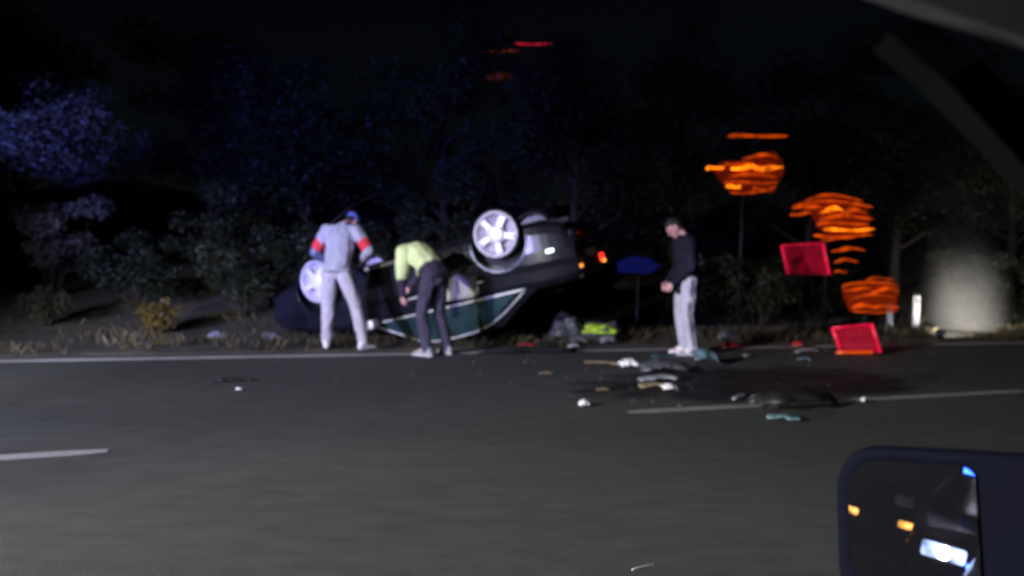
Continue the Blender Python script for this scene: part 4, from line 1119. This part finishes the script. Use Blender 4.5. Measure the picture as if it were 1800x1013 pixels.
# ------------------------------------------------------------------ the car the picture is taken from
m_trim = M('grey_headlining', (.62, .63, .62), .85, var=.12, vscale=20, bump=.1)
m_seal = M('window_seal', (.006, .007, .006), .9, spec=.1, var=.2)
m_hous = M('mirror_housing', (.003, .0035, .012), .8, spec=.12, var=.2)
m_mirror = M('mirror_glass', (.55, .55, .72), .005, metal=.985, var=.06, vscale=40)
own = empty('car', (0, 0, 0), 0, 'dark wing mirror and grey window frame of the viewer\'s car at the right edge', 'car')
def cr(px, py, t):
    d = fwd + right * (px - 900) / 1300 - up * (py - 506.5) / 1300; return Vector((0, 0, 1.22)) + d * t
# window frame: grey lining over the top, dark seal down the front
def bar_solid(name, A, B, mat, depth):
    """bar with a four-sided section: A and B are lists of matching points of its two long edges"""
    bm = bmesh.new(); a = [bm.verts.new(p) for p in A]; b_ = [bm.verts.new(p) for p in B]
    dv = Vector(depth); a2 = [bm.verts.new(p + dv) for p in A]; b2 = [bm.verts.new(p + dv) for p in B]; n = len(A)
    for i in range(n - 1):
        bm.faces.new((a[i], a[i + 1], b_[i + 1], b_[i])); bm.faces.new((a2[i + 1], a2[i], b2[i], b2[i + 1])); bm.faces.new((a[i], a2[i], a2[i + 1], a[i + 1])); bm.faces.new((b_[i], b_[i + 1], b2[i + 1], b2[i]))
    bm.faces.new((a[0], b_[0], b2[0], a2[0])); bm.faces.new((a[-1], a2[-1], b2[-1], b_[-1]))
    return bmo(name, bm, mat, own)
bar_solid('window_frame', [cr(1440, -60, .52), cr(1575, -14, .53), cr(1680, 26, .55), cr(1800, 66, .58), cr(1960, 118, .62)], [cr(1480, -330, .42), cr(1600, -300, .43), cr(1720, -260, .45), cr(1850, -200, .47), cr(2010, -140, .50)], m_trim, (-.012, .04, .012))
bar_solid('front_pillar', [cr(1562, 58, .60), cr(1660, 140, .62), cr(1800, 290, .66), cr(1960, 470, .70)], [cr(1640, 40, .60), cr(1720, 105, .62), cr(1820, 195, .66), cr(1990, 380, .70)], m_seal, (.01, .05, 0))
# wing mirror
mc = cr(1602, 925, .95)
dv = (mc - Vector((0, 0, 1.22))).normalized()
MT = Vector((-.962, -.272, -.012)).normalized()     # where the glass looks: back along the car
mn = (MT - dv).normalized()
mx_ = Vector((0, 0, 1)).cross(mn).normalized(); mx_.rotate(Matrix.Rotation(R(9), 3, mn)); my_ = mn.cross(mx_)
mm = Matrix((mx_, my_, mn)).transposed().to_4x4(); mm.translation = mc
mg = empty('wing_mirror'); mg.parent = own; mg.matrix_world = mm
def rrect(x0, x1, y0, y1, rad, seg=6):
    out = []
    for cx, cy, a0, rr in ((x1 - rad[0], y1 - rad[0], 0, rad[0]), (x0 + rad[1], y1 - rad[1], 90, rad[1]), (x0 + rad[2], y0 + rad[2], 180, rad[2]), (x1 - rad[3], y0 + rad[3], 270, rad[3])):
        for k_ in range(seg + 1):
            a = R(a0 + 90 * k_ / seg); out.append((cx + rr * math.cos(a), cy + rr * math.sin(a)))
    return out
gl = rrect(-.080, .078, -.085, .080, (.016, .045, .03, .02))
pyd('mirror_glass', [(x, y, .002) for x, y in gl], [tuple(range(len(gl)))], m_mirror, mg)
def loft(name, loops, mat, parent):
    bm = bmesh.new(); rs = [[bm.verts.new(p) for p in lp] for lp in loops]; n = len(rs[0])
    for a, b_ in zip(rs, rs[1:]):
        for i in range(n): bm.faces.new((a[i], a[(i + 1) % n], b_[(i + 1) % n], b_[i]))
    bm.faces.new(rs[-1]); bm.faces.new(rs[0][::-1]); return bmo(name, bm, mat, parent, smooth=True)
def ro(g_, z): return [(x, y, z) for x, y in rrect(*g_)]
loft('housing', [ro((-.082, .080, -.087, .082, (.016, .046, .03, .02)), -.004), ro((-.092, .20, -.10, .093, (.02, .056, .035, .02)), .012), ro((-.10, .23, -.105, .10, (.03, .065, .04, .03)), -.004), ro((-.098, .23, -.10, .098, (.03, .065, .04, .03)), -.06), ro((-.06, .22, -.07, .07, (.03, .05, .04, .03)), -.12)], m_hous, mg)
bm = bmesh.new(); q0 = mc + Vector((.10, -.05, -.06)); tube(bm, [q0, q0 + Vector((.12, -.12, -.06))], .03, 8); bmo('mirror_arm', bm, m_black, own)
# door and flank below the window, running back out of the picture
TC = Vector((.965, .262, 0)).normalized(); NC = Vector((-.262, .965, 0)).normalized()
bm = bmesh.new(); rows = []
for i in range(31):
    u = .9 - 4.2 * i / 30; row = []
    for j in range(9):
        t = j / 8; z = .25 + .60 * t; lat = .46 + .07 * math.sin(math.pi * min(1, t * 1.1)) - .03 * t - .10 * max(0, (-u - 2.2)) ** 2 * .5
        q = TC * u + NC * lat; row.append(bm.verts.new((q.x, q.y, z)))
    rows.append(row)
back = [[bm.verts.new(v.co - NC * .05) for v in row] for row in rows]
for i in range(30):
    for j in range(8):
        bm.faces.new((rows[i][j], rows[i + 1][j], rows[i + 1][j + 1], rows[i][j + 1])); bm.faces.new((back[i][j + 1], back[i + 1][j + 1], back[i + 1][j], back[i][j]))
    bm.faces.new((rows[i][8], rows[i + 1][8], back[i + 1][8], back[i][8]))
bmo('door_panel', bm, m_body, own, smooth=True)

# ------------------------------------------------------------------ vehicles behind, seen in the wing mirror; their lamps and an added mast lamp light the scene
def refl(px, py, dist):
    """where the wing mirror shows pixel px,py at a distance behind"""
    d = (cr(px, py, 1) - Vector((0, 0, 1.22))).normalized(); t = (mc - Vector((0, 0, 1.22))).dot(mn) / d.dot(mn)
    hit = Vector((0, 0, 1.22)) + d * t; rr = d - mn * 2 * d.dot(mn)
    return hit + rr * dist
POL = TC * -8.2 + NC * -.25
pol = make_car('police_car', (0, 0, 0), 'car with blue roof lights and lit headlamps behind the viewer, seen in the mirror', lit_front=m_headw)
pol.location = (POL.x, POL.y, 0); pol.rotation_euler = (0, 0, math.atan2(TC.y, TC.x) + .05)
m_beacon = lamp_mat('blue_beacon', (.03, .12, 1), 14)
lb = bmo('light_bar', box_bm(.22, 1.05, .05, (-.25, 0, 1.50), .015, 2), m_black, pol)
for y in (-.38, .38): bmo('beacon', box_bm(.18, .26, .10, (-.25, y, 1.565), .03, 3), m_beacon, lb, smooth=True)
bm = bmesh.new(); tube(bm, [(-.6, .3, 1.45), (-.6, .3, 3.2)], .03, 8); bmo('added_mast', bm, m_black2, pol)  # added mast, carries the added scene lamp out of view
bmo('scene_lamp', box_bm(.10, .30, .18, (-.6, .3, 3.28), .02, 2), lamp_mat('scene_lamp_lens', (1, .97, .92), 6), pol)  # added lamp, unseen even in the mirror, brightens people and road
bpy.context.view_layer.update()
far = bpy.data.objects.new('car', None); COL.objects.link(far)
tag(far, 'dark car farther back with glowing yellow headlamps, seen in the mirror', 'car')
def copy_children(src, dst):
    for c in src.children:
        if c.type not in ('MESH', 'EMPTY') or c.name.startswith(('light_bar', 'added_mast', 'scene_lamp')): continue
        k_ = c.copy(); COL.objects.link(k_); k_.parent = dst
        if c.name.startswith('headlamp'): k_.data = k_.data.copy(); k_.data.materials[0] = m_head
        k_.matrix_parent_inverse = c.matrix_parent_inverse.copy(); copy_children(c, k_)
copy_children(pol, far)
fp = refl(1545, 902, 17)
far.location = (fp.x, fp.y, 0); far.rotation_euler = (0, 0, math.atan2(TC.y, TC.x)); far.location -= TC * 2.3
mw = pol.matrix_world
def W(x, y, z): return tuple(mw @ Vector((x, y, z)))
LP = Vector(W(-.50, .3, 3.42)); aim = Vector((.6, 9.0, .2))
spot('scene_lamp_light', LP, aim, 7000, (.98, .98, 1), 84, .7, .035, pol)  # light of the added, unseen scene lamp
ad = (aim - LP); ad.z = 0; ad.normalize(); asd = Vector((-ad.y, ad.x, 0))
c_ = LP + ad * .62 + Vector((0, 0, .30 - .055))
vb = bmesh.new(); box_bm(.02, 1.5, .6, (0, 0, 0), .004, 1, vb)
vo = bmo('light_block', vb, m_black2); mwv = Matrix((ad, asd, Vector((0, 0, 1)))).transposed().to_4x4(); mwv.translation = c_  # added unseen plate that keeps the scene light off the tree crowns
vo.parent = pol; vo.matrix_world = mwv
bmo('light_block_arm', tube(bmesh.new(), [pol.matrix_world.inverted() @ (LP + Vector((0, 0, .1))), pol.matrix_world.inverted() @ (c_ + Vector((0, 0, .1)))], .012, 6), m_black2, pol)
for y, tg, en, an in ((.56, (8.5, 10.0, .0), 4200, 44), (.60, (-5.6, 7.7, -.9), 5600, 28), (-.58, (-1.2, 9.2, -.1), 1500, 30)): spot('headlamp_light', W(2.42, y, .66), tg, en, (1, .96, .90), an, .9, .05, pol)
for tg, en, an, c_ in (((-9.5, 16, 3.7), 95000, 8, (.13, .13, 1)), ((-3.8, 15, 2.6), 11000, 34, (.12, .14, 1)), ((-.6, 10, 1.2), 3800, 40, (.24, .22, 1))):
    spot('beacon_light', W(-.25, .38 if an < 35 else -.38, 1.80), tg, en, c_, an, 1.0, .12, pol)
for y in (-.3, .3): bmo('added_blue_light', box_bm(.03, .16, .05, (2.37, y, .60), .008, 1), m_beacon, pol)  # added blue lamps in place of blue reflected in the viewer's car flank
